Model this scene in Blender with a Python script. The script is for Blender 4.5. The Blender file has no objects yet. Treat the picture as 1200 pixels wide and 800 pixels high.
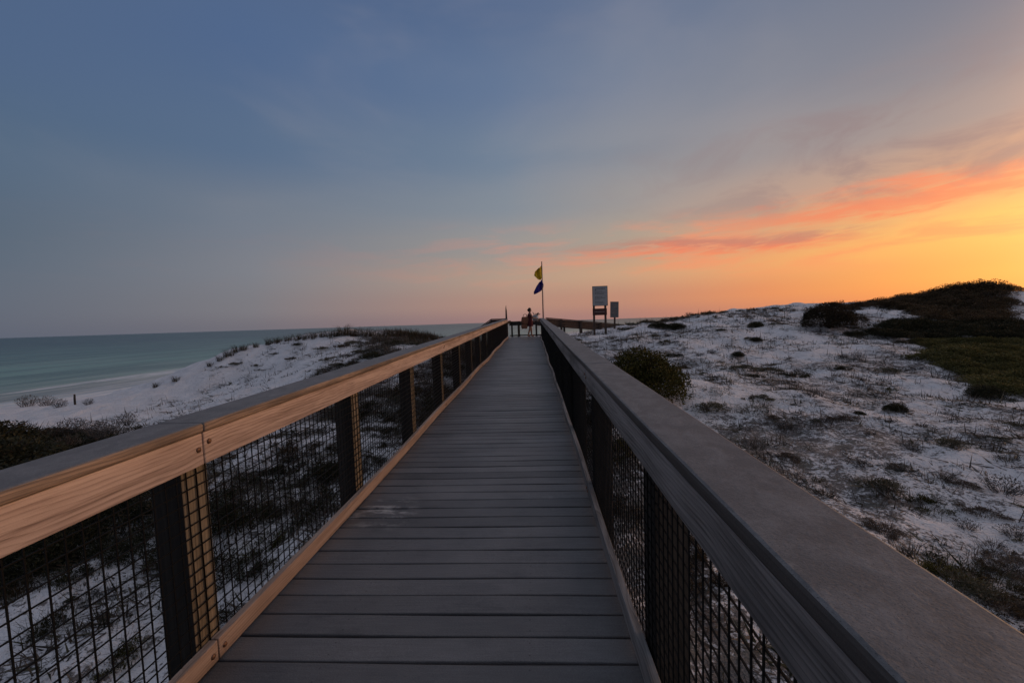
import bpy, bmesh, math, random
import numpy as np
from mathutils import Vector, Matrix, Euler

random.seed(7)
rng = np.random.default_rng(7)
PI = math.pi
R = math.radians
sc = bpy.context.scene
COL = sc.collection

# ------------------------------------------------------------------ camera
F = 500.0                                   # focal length for a frame 1200 wide
YAW, PITCH, ROLL = R(2.87), R(2.62), R(1.81)
SLOPE = R(1.41)                             # the boardwalk climbs gently away from the viewer
CAM = Vector((0, 0, 1.5))
r0 = Vector((math.cos(YAW), math.sin(YAW), 0))
f0 = Vector((-math.sin(YAW), math.cos(YAW), 0))
zz = Vector((0, 0, 1))
fwd = f0 * math.cos(PITCH) - zz * math.sin(PITCH)
up0 = zz * math.cos(PITCH) + f0 * math.sin(PITCH)
CR = r0 * math.cos(ROLL) - up0 * math.sin(ROLL)
CU = up0 * math.cos(ROLL) + r0 * math.sin(ROLL)
cd = bpy.data.cameras.new('camera')
cam = bpy.data.objects.new('camera', cd)
COL.objects.link(cam)
cam.matrix_world = Matrix(((CR.x, CU.x, -fwd.x, CAM.x), (CR.y, CU.y, -fwd.y, CAM.y), (CR.z, CU.z, -fwd.z, CAM.z), (0, 0, 0, 1)))
cd.sensor_width = 36.0
cd.lens = F / 1200 * 36
cd.clip_start, cd.clip_end = 0.05, 30000
sc.camera = cam

def at(px, py, d):
    return CAM + CR * ((px - 600) / F * d) + CU * (-(py - 400) / F * d) + fwd * d

# ------------------------------------------------------------------ small helpers
def lin(c):
    def f(v):
        v /= 255.0
        return v / 12.92 if v <= 0.04045 else ((v + 0.055) / 1.055) ** 2.4
    return (f(c[0]), f(c[1]), f(c[2]), 1.0)

def tag(o, label=None, cat=None, group=None, kind=None):
    if label: o['label'] = label
    if cat: o['category'] = cat
    if group: o['group'] = group
    if kind: o['kind'] = kind
    return o

def empty(name, loc=(0, 0, 0), rot=(0, 0, 0)):
    o = bpy.data.objects.new(name, None)
    COL.objects.link(o)
    o.location = loc
    o.rotation_euler = rot
    o.empty_display_size = 0.2
    return o

class MB:
    """collects shapes, then links them as ONE mesh object"""
    def __init__(s):
        s.v, s.f, s.mi = [], [], []
        s.n = 0
    def add(s, vs, fs, mi=0):
        s.v.extend([tuple(p) for p in vs])
        for f in fs:
            s.f.append(tuple(i + s.n for i in f)); s.mi.append(mi)
        s.n += len(vs)
    def box(s, c, sz, rot=None, mi=0):
        hx, hy, hz = sz[0] / 2, sz[1] / 2, sz[2] / 2
        vs = [Vector((x, y, z)) for x in (-hx, hx) for y in (-hy, hy) for z in (-hz, hz)]
        if rot is not None: vs = [rot @ p for p in vs]
        vs = [p + Vector(c) for p in vs]
        s.add(vs, [(0, 1, 3, 2), (4, 6, 7, 5), (0, 4, 5, 1), (2, 3, 7, 6), (0, 2, 6, 4), (1, 5, 7, 3)], mi)
    def bar(s, a, b, w, h, upv=(0, 0, 1), mi=0):
        a, b = Vector(a), Vector(b)
        d = (b - a); L = d.length; d.normalize()
        u = Vector(upv); x = d.cross(u).normalized(); u = x.cross(d).normalized()
        m = Matrix((x, d, u)).transposed()
        s.box((a + b) / 2, (w, L, h), m, mi)
    def tube(s, pts, rs, n=8, cap=True, mi=0):
        pts = [Vector(p) for p in pts]
        if not hasattr(rs, '__len__'): rs = [rs] * len(pts)
        vs = []
        for i, p in enumerate(pts):
            d = (pts[min(i + 1, len(pts) - 1)] - pts[max(i - 1, 0)]).normalized()
            ref = Vector((0, 0, 1)) if abs(d.z) < 0.9 else Vector((1, 0, 0))
            x = d.cross(ref).normalized(); y = d.cross(x).normalized()
            for k in range(n):
                a = 2 * PI * k / n
                vs.append(p + x * (rs[i] * math.cos(a)) + y * (rs[i] * math.sin(a)))
        fs = []
        for i in range(len(pts) - 1):
            for k in range(n):
                fs.append((i * n + k, i * n + (k + 1) % n, (i + 1) * n + (k + 1) % n, (i + 1) * n + k))
        if cap:
            fs.append(tuple(range(n - 1, -1, -1))); fs.append(tuple((len(pts) - 1) * n + k for k in range(n)))
        s.add(vs, fs, mi)
    def board(s, x0, x1, y0, y1, z0, z1, seg=1, off=None, mi=0):
        """plank lying along Y, cut in segments; off(y) -> (dx, dz) lets it wander"""
        vs, fs = [], []
        for i in range(seg + 1):
            y = y0 + (y1 - y0) * i / seg
            dx, dz = off(y) if off else (0, 0)
            vs += [(x0 + dx, y, z0 + dz), (x1 + dx, y, z0 + dz), (x1 + dx, y, z1 + dz), (x0 + dx, y, z1 + dz)]
        for i in range(seg):
            a, b = i * 4, i * 4 + 4
            for k in range(4):
                k2 = (k + 1) % 4
                fs.append((a + k, a + k2, b + k2, b + k))
        fs.append((3, 2, 1, 0)); e = seg * 4; fs.append((e, e + 1, e + 2, e + 3))
        s.add(vs, fs, mi)
    def dome(s, c, r, axis=(1, 0, 0), n=10, m=3, flat=0.6, mi=0):
        ax = Vector(axis).normalized()
        ref = Vector((0, 0, 1)) if abs(ax.z) < 0.9 else Vector((1, 0, 0))
        x = ax.cross(ref).normalized(); y = ax.cross(x)
        vs = []
        for i in range(m):
            t = PI / 2 * i / m
            for k in range(n):
                a = 2 * PI * k / n
                vs.append(Vector(c) + (x * math.cos(a) + y * math.sin(a)) * (r * math.cos(t)) + ax * (r * flat * math.sin(t)))
        vs.append(Vector(c) + ax * r * flat)
        fs = []
        for i in range(m - 1):
            for k in range(n):
                fs.append((i * n + k, i * n + (k + 1) % n, (i + 1) * n + (k + 1) % n, (i + 1) * n + k))
        for k in range(n): fs.append(((m - 1) * n + k, (m - 1) * n + (k + 1) % n, m * n))
        s.add(vs, fs, mi)
    def build(s, name, mats, parent=None, bevel=0, smooth=False, loc=None):
        me = bpy.data.meshes.new(name)
        me.from_pydata(s.v, [], s.f)
        if not isinstance(mats, (list, tuple)): mats = [mats]
        for m in mats: me.materials.append(m)
        if len(mats) > 1: me.polygons.foreach_set('material_index', s.mi)
        bm = bmesh.new(); bm.from_mesh(me); bmesh.ops.recalc_face_normals(bm, faces=bm.faces); bm.to_mesh(me); bm.free()
        if smooth: me.polygons.foreach_set('use_smooth', [True] * len(me.polygons))
        me.update()
        o = bpy.data.objects.new(name, me)
        COL.objects.link(o)
        if parent: o.parent = parent
        if loc is not None: o.location = loc
        if bevel:
            b = o.modifiers.new('bevel', 'BEVEL'); b.width = bevel; b.segments = 2; b.limit_method = 'ANGLE'
        return o

def raw_mesh(name, V, Fc, mats, parent=None, smooth=False, mi=None):
    """fast path: V (n,3) array, Fc (m,k) array with k = 3 or 4"""
    me = bpy.data.meshes.new(name)
    V = np.asarray(V, dtype=np.float32); Fc = np.asarray(Fc, dtype=np.int32)
    k = Fc.shape[1]
    me.vertices.add(len(V)); me.vertices.foreach_set('co', V.ravel())
    me.loops.add(Fc.size); me.loops.foreach_set('vertex_index', Fc.ravel())
    me.polygons.add(len(Fc))
    me.polygons.foreach_set('loop_start', np.arange(0, Fc.size, k, dtype=np.int32))
    if not isinstance(mats, (list, tuple)): mats = [mats]
    for m in mats: me.materials.append(m)
    if mi is not None: me.polygons.foreach_set('material_index', np.asarray(mi, dtype=np.int32))
    me.polygons.foreach_set('use_smooth', np.full(len(Fc), smooth))
    me.update(calc_edges=True); me.validate()
    o = bpy.data.objects.new(name, me)
    COL.objects.link(o)
    if parent: o.parent = parent
    return o

def copy_tree(o, parent=None):
    c = o.copy(); COL.objects.link(c)
    if parent: c.parent = parent
    for ch in list(o.children): copy_tree(ch, c)
    return c

# ------------------------------------------------------------------ materials
class NT:
    def __init__(s, name):
        s.m = bpy.data.materials.new(name); s.m.use_nodes = True
        s.t = s.m.node_tree; s.n = s.t.nodes; s.l = s.t.links
        s.bsdf = s.n['Principled BSDF']
    def node(s, typ, ins=None, **kw):
        nd = s.n.new(typ)
        for k, v in kw.items(): setattr(nd, k, v)
        for k, v in (ins or {}).items(): s.put(nd.inputs[k], v)
        return nd
    def put(s, sock, v):
        if isinstance(v, bpy.types.NodeSocket): s.l.new(v, sock)
        else: sock.default_value = v
    def math(s, op, a, b=None, c=None, clamp=False):
        nd = s.node('ShaderNodeMath', operation=op); nd.use_clamp = clamp
        s.put(nd.inputs[0], a)
        if b is not None: s.put(nd.inputs[1], b)
        if c is not None: s.put(nd.inputs[2], c)
        return nd.outputs[0]
    def ramp(s, fac, stops, interp='LINEAR'):
        nd = s.node('ShaderNodeValToRGB'); cr = nd.color_ramp; cr.interpolation = interp
        while len(cr.elements) < len(stops): cr.elements.new(0.5)
        for e, (p, c) in zip(cr.elements, stops): e.position = p; e.color = c
        s.put(nd.inputs[0], fac)
        return nd.outputs[0]
    def mix(s, fac, a, b, blend='MIX'):
        nd = s.node('ShaderNodeMix', data_type='RGBA', blend_type=blend)
        s.put(nd.inputs[0], fac); s.put(nd.inputs[6], a); s.put(nd.inputs[7], b)
        return nd.outputs[2]
    def noise(s, vec, scale, detail=3, rough=0.55, dist=0.0):
        nd = s.node('ShaderNodeTexNoise', {'Scale': scale, 'Detail': detail, 'Roughness': rough, 'Distortion': dist})
        if vec is not None: s.put(nd.inputs['Vector'], vec)
        return nd.outputs[0]
    def maprange(s, v, a, b, c=0.0, d=1.0, smooth=True):
        nd = s.node('ShaderNodeMapRange', {'From Min': a, 'From Max': b, 'To Min': c, 'To Max': d})
        if smooth: nd.interpolation_type = 'SMOOTHSTEP'
        s.put(nd.inputs[0], v)
        return nd.outputs[0]
    def mapping(s, vec, scale=(1, 1, 1), loc=(0, 0, 0)):
        nd = s.node('ShaderNodeMapping', {'Scale': scale, 'Location': loc}); s.put(nd.inputs[0], vec)
        return nd.outputs[0]
    def vadd(s, a, b):
        nd = s.node('ShaderNodeVectorMath', operation='ADD'); s.put(nd.inputs[0], a); s.put(nd.inputs[1], b)
        return nd.outputs[0]
    def obj(s): return s.node('ShaderNodeTexCoord').outputs['Object']
    def island(s): return s.node('ShaderNodeNewGeometry').outputs['Random Per Island']
    def bump(s, h, strength=0.3, dist=0.01):
        nd = s.node('ShaderNodeBump', {'Strength': strength, 'Distance': dist}); s.put(nd.inputs['Height'], h)
        s.l.new(nd.outputs[0], s.bsdf.inputs['Normal'])
    def done(s, color, rough=0.8, spec=0.3, metal=0.0):
        s.put(s.bsdf.inputs['Base Color'], color); s.put(s.bsdf.inputs['Roughness'], rough)
        s.bsdf.inputs['Specular IOR Level'].default_value = spec
        s.bsdf.inputs['Metallic'].default_value = metal
        return s.m

def c4(r, g, b): return (r, g, b, 1.0)

def wood(name, dark, mid, light, axis='Y', speck=0.0, knots=True, worn=None, rough=0.75, spec=0.25, stain=0.35, iso=False):
    n = NT(name)
    o = n.obj(); isl = n.island()
    comb = n.node('ShaderNodeCombineXYZ'); 
    for i in range(3): n.put(comb.inputs[i], n.math('MULTIPLY', isl, (7.3, 11.9, 5.1)[i]))
    o = n.vadd(o, comb.outputs[0])
    q_ = .7 if iso else .04
    st = {'X': (q_, 1, 1), 'Y': (1, q_, 1), 'Z': (1, 1, q_)}[axis]
    sl = {'X': (0.5, 1, 1), 'Y': (1, 0.5, 1), 'Z': (1, 1, 0.5)}[axis]
    p = n.mapping(o, st)
    fine = n.noise(p, 120, 4, 0.65)
    broad = n.noise(p, 14, 4, 0.55, 0.6)
    # growth rings drawn out along the board
    sepo = n.node('ShaderNodeSeparateXYZ'); n.l.new(n.obj(), sepo.inputs[0])
    ax_ = 'XYZ'.index(axis); tr_ = [q for q in range(3) if q != ax_]
    Lc = sepo.outputs[ax_]
    wv = n.noise(n.mapping(o, {'X': (.5, 1, 1), 'Y': (1, .5, 1), 'Z': (1, 1, .5)}[axis]), 3.2, 3, .5)
    side_ = n.math('SUBTRACT', n.math('ABSOLUTE', n.math('ADD', sepo.outputs[0], .506)), .78) if axis == 'Y' else sepo.outputs[tr_[0]]
    u_ = n.math('ADD', side_, n.math('ADD', n.math('MULTIPLY', n.math('SUBTRACT', wv, .5), .075), n.math('MULTIPLY', isl, .12)))
    u_ = n.math('ADD', u_, n.math('MULTIPLY', Lc, .012))
    v_ = n.math('ADD', sepo.outputs[tr_[1]], n.math('SUBTRACT', n.math('MULTIPLY', n.noise(n.mapping(o, {'X': (.5, 1, 1), 'Y': (1, .5, 1), 'Z': (1, 1, .5)}[axis]), 2.1, 2), .10), .80 if axis != 'Z' else .08))
    rr_ = n.math('SQRT', n.math('ADD', n.math('MULTIPLY', u_, u_), n.math('MULTIPLY', v_, v_)))
    fr_ = n.math('FRACT', n.math('MULTIPLY', rr_, 80.0))
    rings = n.math('SUBTRACT', 1.0, n.math('MULTIPLY', n.math('POWER', fr_, 2.2), 1.0))
    v = n.math('ADD', n.math('MULTIPLY', broad, 0.55), n.math('ADD', n.math('MULTIPLY', fine, 0.34), n.math('MULTIPLY', rings, 0.10 if knots else 0.0)))
    col = n.ramp(v, [(0.39, dark), (0.54, mid), (0.70, light)])
    blot = n.noise(n.mapping(o, sl), 3.0, 4, 0.6)
    col = n.mix(n.maprange(blot, 0.45, 0.75, 0, stain), col, dark)
    if knots:
        vo = n.node('ShaderNodeTexVoronoi', {'Scale': 2.2}); n.put(vo.inputs['Vector'], n.mapping(o, {'X': (0.5, 1, 1), 'Y': (1, 0.5, 1), 'Z': (1, 1, 0.5)}[axis]))
        k = n.maprange(vo.outputs['Distance'], 0.02, 0.10, 0.9, 0.0)
        col = n.mix(k, col, c4(dark[0] * 0.3, dark[1] * 0.28, dark[2] * 0.28))
    if knots or iso:
        crk = n.noise(n.mapping(o, {'X': (0.02, 1, 1), 'Y': (1, 0.02, 1), 'Z': (1, 1, 0.02)}[axis]), 60, 2, .5)
        gate = n.maprange(n.noise(o, 1.7, 3), .5, .65)
        col = n.mix(n.math('MULTIPLY', n.maprange(crk, .64, .70), n.math('MULTIPLY', gate, .55 if iso else .75)), col, c4(dark[0] * .3, dark[1] * .3, dark[2] * .3))
    if worn is not None:
        sep = n.node('ShaderNodeSeparateXYZ'); n.l.new(n.obj(), sep.inputs[0])
        w = n.math('ADD', n.noise(o, 9, 5, 0.65), n.math('MULTIPLY', n.noise(n.mapping(o, st), 30, 3), 0.4))
        col = n.mix(n.maprange(w, 0.62, 0.86, 0, 0.85), col, worn)
    if speck:
        s1 = n.noise(o, 260, 2, 0.5)
        col = n.mix(n.maprange(s1, 0.35, 0.7, 0, speck), col, n.mix(0.5, light, c4(1, 1, 1)), 'SOFT_LIGHT')
        s2 = n.noise(o, 480, 1, 0.5)
        col = n.mix(n.maprange(s2, 0.62, 0.72, 0, speck), col, c4(dark[0] * .35, dark[1] * .35, dark[2] * .35))
        vs = n.node('ShaderNodeTexVoronoi', {'Scale': 5.0}); n.put(vs.inputs['Vector'], o)
        col = n.mix(n.maprange(vs.outputs['Distance'], 0.018, 0.03, 0.8, 0.0), col, c4(.02, .02, .02))
    br = n.math('ADD', n.math('MULTIPLY', isl, 0.3), 0.85)
    hs = n.node('ShaderNodeHueSaturation'); n.put(hs.inputs['Value'], br); n.put(hs.inputs['Color'], col)
    n.bump(n.math('ADD', v, n.math('MULTIPLY', n.noise(o, 200, 2), 0.25)), 0.5, 0.005)
    return n.done(hs.outputs[0], rough, spec)

def foliage(name, cols, rough=0.65, trans=0.25):
    n = NT(name)
    isl = n.island()
    oi = n.node('ShaderNodeObjectInfo').outputs['Random']
    big = n.noise(n.obj(), 3.0, 2)
    v = n.math('ADD', n.math('MULTIPLY', isl, 0.65), n.math('ADD', n.math('MULTIPLY', big, 0.5), n.math('MULTIPLY', oi, 0.12)))
    v = n.math('SUBTRACT', v, 0.12)
    k = len(cols)
    col = n.ramp(v, [(0.12 + 0.76 * i / (k - 1), c) for i, c in enumerate(cols)])
    n.done(col, rough, 0.2)
    tr = n.node('ShaderNodeBsdfTranslucent'); n.put(tr.inputs[0], col)
    ms = n.node('ShaderNodeMixShader', {0: trans}); n.l.new(n.bsdf.outputs[0], ms.inputs[1]); n.l.new(tr.outputs[0], ms.inputs[2])
    n.l.new(ms.outputs[0], n.n['Material Output'].inputs[0])
    return n.m

def plain(name, col, rough=0.6, spec=0.3, var=0.25, scale=12, metal=0.0):
    n = NT(name)
    v = n.noise(n.obj(), scale, 5, 0.6)
    a = c4(*[x * (1 - var) for x in col[:3]]); b = c4(*[min(1, x * (1 + var)) for x in col[:3]])
    n.bump(v, 0.15, 0.004)
    return n.done(n.ramp(v, [(0.3, a), (0.7, b)]), rough, spec, metal)

PITCHB = 0.1455                    # plank spacing of the deck
M = {}
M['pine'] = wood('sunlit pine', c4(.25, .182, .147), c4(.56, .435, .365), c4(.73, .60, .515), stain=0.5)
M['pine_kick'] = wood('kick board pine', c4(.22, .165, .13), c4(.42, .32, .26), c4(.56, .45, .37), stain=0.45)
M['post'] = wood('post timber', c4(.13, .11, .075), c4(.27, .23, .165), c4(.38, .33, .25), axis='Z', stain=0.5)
M['post_shade'] = wood('shaded post face', c4(.022, .02, .018), c4(.045, .042, .037), c4(.075, .068, .06), axis='Z', stain=0.5, knots=False)  # the post timber again, with shade put into its colour
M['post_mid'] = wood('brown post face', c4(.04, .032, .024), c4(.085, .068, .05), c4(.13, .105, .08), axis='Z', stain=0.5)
M['edge_shade'] = wood('shaded cap edge', c4(.05, .048, .046), c4(.085, .082, .08), c4(.13, .125, .12), knots=False, stain=.5)
M['grey_rail'] = wood('weathered rail', c4(.085, .084, .084), c4(.24, .237, .235), c4(.37, .365, .36), stain=0.9)
M['cap'] = wood('weathered cap', c4(.100, .104, .110), c4(.158, .163, .170), c4(.215, .220, .228), speck=0.8, knots=False, stain=0.55, rough=0.6, spec=0.35, iso=True)
M['cap_worn'] = wood('worn edge cap', c4(.135, .136, .138), c4(.195, .196, .198), c4(.255, .255, .256), speck=0.7, knots=False, stain=0.45, rough=0.6, iso=True)
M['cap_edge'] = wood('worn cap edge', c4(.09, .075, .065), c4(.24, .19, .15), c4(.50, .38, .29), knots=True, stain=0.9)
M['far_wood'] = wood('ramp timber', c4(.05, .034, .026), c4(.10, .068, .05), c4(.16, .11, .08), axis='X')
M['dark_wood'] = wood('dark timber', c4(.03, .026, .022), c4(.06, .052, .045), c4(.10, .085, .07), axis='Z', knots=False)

def deck_mat():
    n = NT('deck boards')
    o = n.obj(); isl = n.island()
    sep = n.node('ShaderNodeSeparateXYZ'); n.l.new(o, sep.inputs[0])
    comb = n.node('ShaderNodeCombineXYZ'); n.put(comb.inputs[0], n.math('MULTIPLY', isl, 9.0)); n.put(comb.inputs[1], n.math('MULTIPLY', isl, 13.0))
    p = n.vadd(o, comb.outputs[0])
    grain = n.noise(n.mapping(p, (0.05, 1, 1)), 90, 4, 0.6)
    blot = n.noise(o, 1.6, 5, 0.6)
    spk = n.noise(o, 170, 2)
    v = n.math('ADD', n.math('MULTIPLY', grain, 0.26), n.math('ADD', n.math('MULTIPLY', blot, 0.45), n.math('MULTIPLY', spk, 0.44)))
    col = n.ramp(v, [(0.38, c4(.064, .064, .066)), (0.58, c4(.113, .1135, .116)), (0.75, c4(.166, .166, .168))])
    # dry sand trodden into the boards
    sand = n.math('MULTIPLY', n.maprange(n.noise(o, 2.3, 6, 0.68), 0.60, 0.76), n.maprange(n.noise(n.mapping(o, (1, .35, 1)), 30, 3), 0.42, 0.62))
    col = n.mix(n.math('MULTIPLY', sand, 0.22), col, c4(.36, .34, .33))
    # pale scuff near the left side
    dv = n.node('ShaderNodeVectorMath', operation='DISTANCE'); n.put(dv.inputs[0], n.mapping(o, (1, 1, 0))); dv.inputs[1].default_value = (-1.18, 3.15, 0)
    sc_ = n.math('MULTIPLY', n.maprange(dv.outputs['Value'], 0.08, 0.34, 1, 0), n.maprange(n.noise(n.mapping(o, (.5, 1.6, 1)), 9, 4, 0.7), 0.47, 0.66))
    col = n.mix(n.math('MULTIPLY', sc_, 0.9), col, c4(.5, .49, .47))
    br = n.math('ADD', n.math('MULTIPLY', isl, 0.50), 0.75)
    stain_ = n.maprange(n.noise(n.mapping(p, (.6, 1.5, 1)), 4, 5, .65), .52, .72, 0, .45)
    col = n.mix(stain_, col, c4(.05, .05, .053))
    # pairs of fastener heads over each joist
    sx_ = n.math('ABSOLUTE', n.math('SUBTRACT', n.math('ABSOLUTE', n.math('ADD', sep.outputs[0], .506)), .45))
    fy = n.math('ABSOLUTE', n.math('SUBTRACT', n.math('FRACT', n.math('DIVIDE', n.math('ADD', sep.outputs[1], 2.6), PITCHB)), .465))
    fy = n.math('MULTIPLY', n.math('ABSOLUTE', n.math('SUBTRACT', fy, .24)), PITCHB)
    dd_ = n.math('SQRT', n.math('ADD', n.math('MULTIPLY', sx_, sx_), n.math('MULTIPLY', fy, fy)))
    col = n.mix(n.maprange(dd_, .003, .0055, .75, 0), col, c4(.03, .028, .028))
    hs = n.node('ShaderNodeHueSaturation'); n.put(hs.inputs['Value'], br); n.put(hs.inputs['Color'], col)
    n.bump(n.math('ADD', grain, spk), 0.35, 0.005)
    return n.done(hs.outputs[0], 0.48, 0.6)
M['deck'] = deck_mat()
M['under'] = plain('under timber', (.05, .04, .03), 0.9)
M['wire'] = plain('black wire', (.004, .005, .0055), 0.6, 0.2, 0.2, 30)
M['bolt'] = plain('rusty bolt', (.16, .09, .055), 0.5, 0.5, 0.4, 120, 0.6)
M['sign'] = plain('sign face', (.37, .362, .35), 0.6, 0.3, 0.08, 4)
M['sign_dark'] = plain('dark sign face', (.15, .155, .155), 0.6, 0.3, 0.15, 6)
M['plaque'] = plain('red brown plaque', (.075, .028, .022), 0.6, 0.3, 0.2, 8)
M['ink'] = plain('dark lettering', (.05, .05, .055), 0.7)
M['pale_ink'] = plain('pale lettering', (.28, .2, .17), 0.7)
M['pole'] = plain('flag pole', (.16, .10, .09), 0.5)
M['yellow'] = plain('yellow flag', (.66, .43, .03), 0.8, 0.1, 0.12, 5)
M['purple'] = plain('purple flag', (.035, .025, .17), 0.8, 0.1, 0.15, 5)
M['skin'] = plain('skin', (.30, .17, .12), 0.55, 0.3, 0.06, 20)
M['hair'] = plain('hair', (.02, .013, .010), 0.6, 0.3, 0.4, 60)
M['dress'] = plain('dark red dress', (.085, .024, .026), 0.85, 0.1, 0.25, 20)
M['tote'] = plain('tan tote', (.22, .10, .06), 0.8, 0.15, 0.2, 18)
M['grey_bag'] = plain('grey bag', (.30, .31, .31), 0.7, 0.2, 0.15, 14)
M['white'] = plain('white cloth', (.75, .75, .73), 0.8, 0.1, 0.1, 10)
M['dark_cloth'] = plain('dark cloth', (.06, .065, .06), 0.8, 0.1, 0.3, 14)
M['leaf_olive'] = foliage('olive leaves', [c4(.010, .012, .004), c4(.042, .044, .012), c4(.085, .080, .020), c4(.14, .122, .034)])
M['leaf_dark'] = foliage('dark scrub leaves', [c4(.010, .011, .006), c4(.022, .024, .012), c4(.040, .040, .020), c4(.07, .064, .032)])
M['leaf_brown'] = foliage('brown scrub leaves', [c4(.02, .014, .008), c4(.05, .036, .019), c4(.088, .062, .034), c4(.13, .094, .05)])
M['leaf_dome'] = foliage('deep brown leaves', [c4(.010, .008, .005), c4(.022, .017, .010), c4(.036, .028, .016), c4(.055, .042, .024)])
M['leaf_green'] = foliage('green scrub leaves', [c4(.032, .031, .012), c4(.08, .077, .025), c4(.135, .126, .042), c4(.19, .172, .066)])
M['tuft_green'] = foliage('grey green tuft', [c4(.03, .03, .02), c4(.07, .07, .045), c4(.12, .115, .08), c4(.17, .16, .12)])
M['tuft_dead'] = foliage('dead stems', [c4(.03, .024, .02), c4(.075, .06, .048), c4(.13, .105, .085), c4(.20, .165, .135)])
M['tuft_grey'] = foliage('grey stems', [c4(.035, .033, .032), c4(.085, .08, .078), c4(.14, .13, .125), c4(.19, .18, .17)])
M['grass'] = foliage('dune grass', [c4(.018, .014, .009), c4(.045, .035, .022), c4(.08, .062, .035), c4(.12, .095, .055)])
M['stem'] = plain('woody stem', (.05, .037, .028), 0.9)

# ------------------------------------------------------------------ terrain
def vnoise(x, y, seed=0):
    xi = np.floor(x).astype(np.int64); yi = np.floor(y).astype(np.int64)
    fx = x - xi; fy = y - yi
    fx = fx * fx * (3 - 2 * fx); fy = fy * fy * (3 - 2 * fy)
    def h(a, b):
        n = (a * 374761393 + b * 668265263 + seed * 974711) & 0x7fffffff
        n = ((n ^ (n >> 13)) * 1274126177) & 0x7fffffff
        n = n ^ (n >> 16)
        return (n & 0xffff) / 65535.0
    return (h(xi, yi) * (1 - fx) + h(xi + 1, yi) * fx) * (1 - fy) + (h(xi, yi + 1) * (1 - fx) + h(xi + 1, yi + 1) * fx) * fy
def fbm(x, y, seed=0, oct=4):
    s = 0; a = 0.5; t = 0
    for i in range(oct):
        s = s + a * vnoise(x * 2 ** i, y * 2 ** i, seed + i); t += a; a *= 0.5
    return s / t

def smooth(a, b, v):
    t = np.clip((v - a) / (b - a), 0, 1); return t * t * (3 - 2 * t)

SEA_Z = -4.0
def shore(y): return np.where(y < 70, -39.0, -39.0 + (y - 70) * 0.55)
def base_h(x, y):
    d = x - shore(y)
    h = np.interp(d, [-60, -20, 0, 10, 16, 30, 60, 200, 3000], [-9, -6, -4, -3.4, -3.0, -1.6, -0.4, 0.6, 1.5])
    return h

ctrl_px = [  # px, py, distance: ground seen in the photograph
    (1200, 700, 3.4), (1000, 600, 4.8), (850, 500, 8), (760, 450, 11), (1100, 480, 8.5), (950, 430, 14), (1200, 460, 10.5),
    (1140, 402, 17), (1000, 385, 20), (850, 390, 19), (800, 373, 29), (700, 391, 25.5), (740, 380, 29), (870, 363, 32), (940, 358, 32),
    (1020, 367, 24), (1060, 354, 28), (1160, 343, 27), (1200, 350, 28), (1180, 372, 22), (1110, 349, 28),
    (150, 700, 3.9), (450, 480, 10.2), (60, 486, 15), (200, 470, 16), (300, 440, 17), (260, 416, 20), (330, 401, 20), (400, 390, 20),
    (480, 392, 22), (400, 430, 14), (500, 410, 15), (150, 480, 15), (280, 560, 6.0),
]
P = [tuple(at(*c)) for c in ctrl_px]
P += [(-6, 0, -.95), (-12, 4, -1.0), (-12, -6, -1.1), (6, -4, -.8), (-4, -6, -.9), (2, 2, -.8), (2.5, 6, -.68), (2.5, 12, -.4), (2.2, 18, 0.0), (-2, 12, -.45),
      (-2, 18, -.05), (0, 24, .2), (-4, 24, .35), (-8, 26, .3), (-12, 27, -.8), (-16, 24, -1.3), (0, 29, .1), (0, 36, -.8), (8, 36, .3), (14, 40, .6), (26, 40, 1.0),
      (38, 30, 1.4), (40, 12, .5), (34, 0, 0), (20, -8, -.4), (-22, 18, -1.7), (-24, 6, -1.6), (-28, 26, -2.4), (-20, 34, -2.5), (-10, 40, -1.8), (12, 3, -.55), (20, 6, -.3)]
P = np.array(P)
CC = 2.5
def _phi(r2): return np.sqrt(r2 + CC * CC)
_res = P[:, 2] - base_h(P[:, 0], P[:, 1])
_A = _phi((P[:, None, 0] - P[None, :, 0]) ** 2 + (P[:, None, 1] - P[None, :, 1]) ** 2)
_W = np.linalg.solve(_A + np.eye(len(P)) * -0.02, _res)
def smooth_h(x, y):
    x = np.asarray(x, float); y = np.asarray(y, float)
    s = np.zeros_like(x)
    for (px, py, _), w in zip(P, _W): s = s + w * _phi((x - px) ** 2 + (y - py) ** 2)
    r = np.hypot((x - 4) / 1.05, y - 14)
    return base_h(x, y) + s * (1 - smooth(32, 48, r))
def clean(x, y):                 # bare wind-blown sand face on the sea side
    return (1 - smooth(-7.5, -5.0, x)) * 1.0
def H(x, y):
    x = np.asarray(x, float); y = np.asarray(y, float)
    h = smooth_h(x, y)
    c = clean(x, y)
    hum = (fbm(x / 1.5, y / 1.5, 3, 4) - .5) * .52 + (fbm(x / 4.5, y / 4.5, 13, 2) - .5) * .25 + (fbm(x / .45, y / .45, 9, 3) - .5) * .10
    soft = (fbm(x / 2.4, y / 2.4, 5, 4) - .5) * .42 + (fbm(x / .55, y / .55, 11, 3) - .5) * .16
    dims = smooth(.62, .82, vnoise(x / .45, y / .45, 21)) * -.09 * c
    far = np.hypot(x, y - 14)
    amp = 1 + smooth(60, 300, far) * 1.5
    beach = smooth(-2.3, -1.5, h)
    h = h + (hum * (1 - c) + soft * c + dims) * amp * (.15 + .85 * beach)
    lim = y * math.tan(SLOPE) - .32
    near = (1 - smooth(1.7, 2.6, np.abs(x + .5))) * (1 - smooth(29, 32, y))
    return np.where((near > 0), np.minimum(h, h * (1 - near) + np.minimum(h, lim) * near), h)
def Hs(x, y): return float(H(np.array([x]), np.array([y]))[0])
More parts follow.
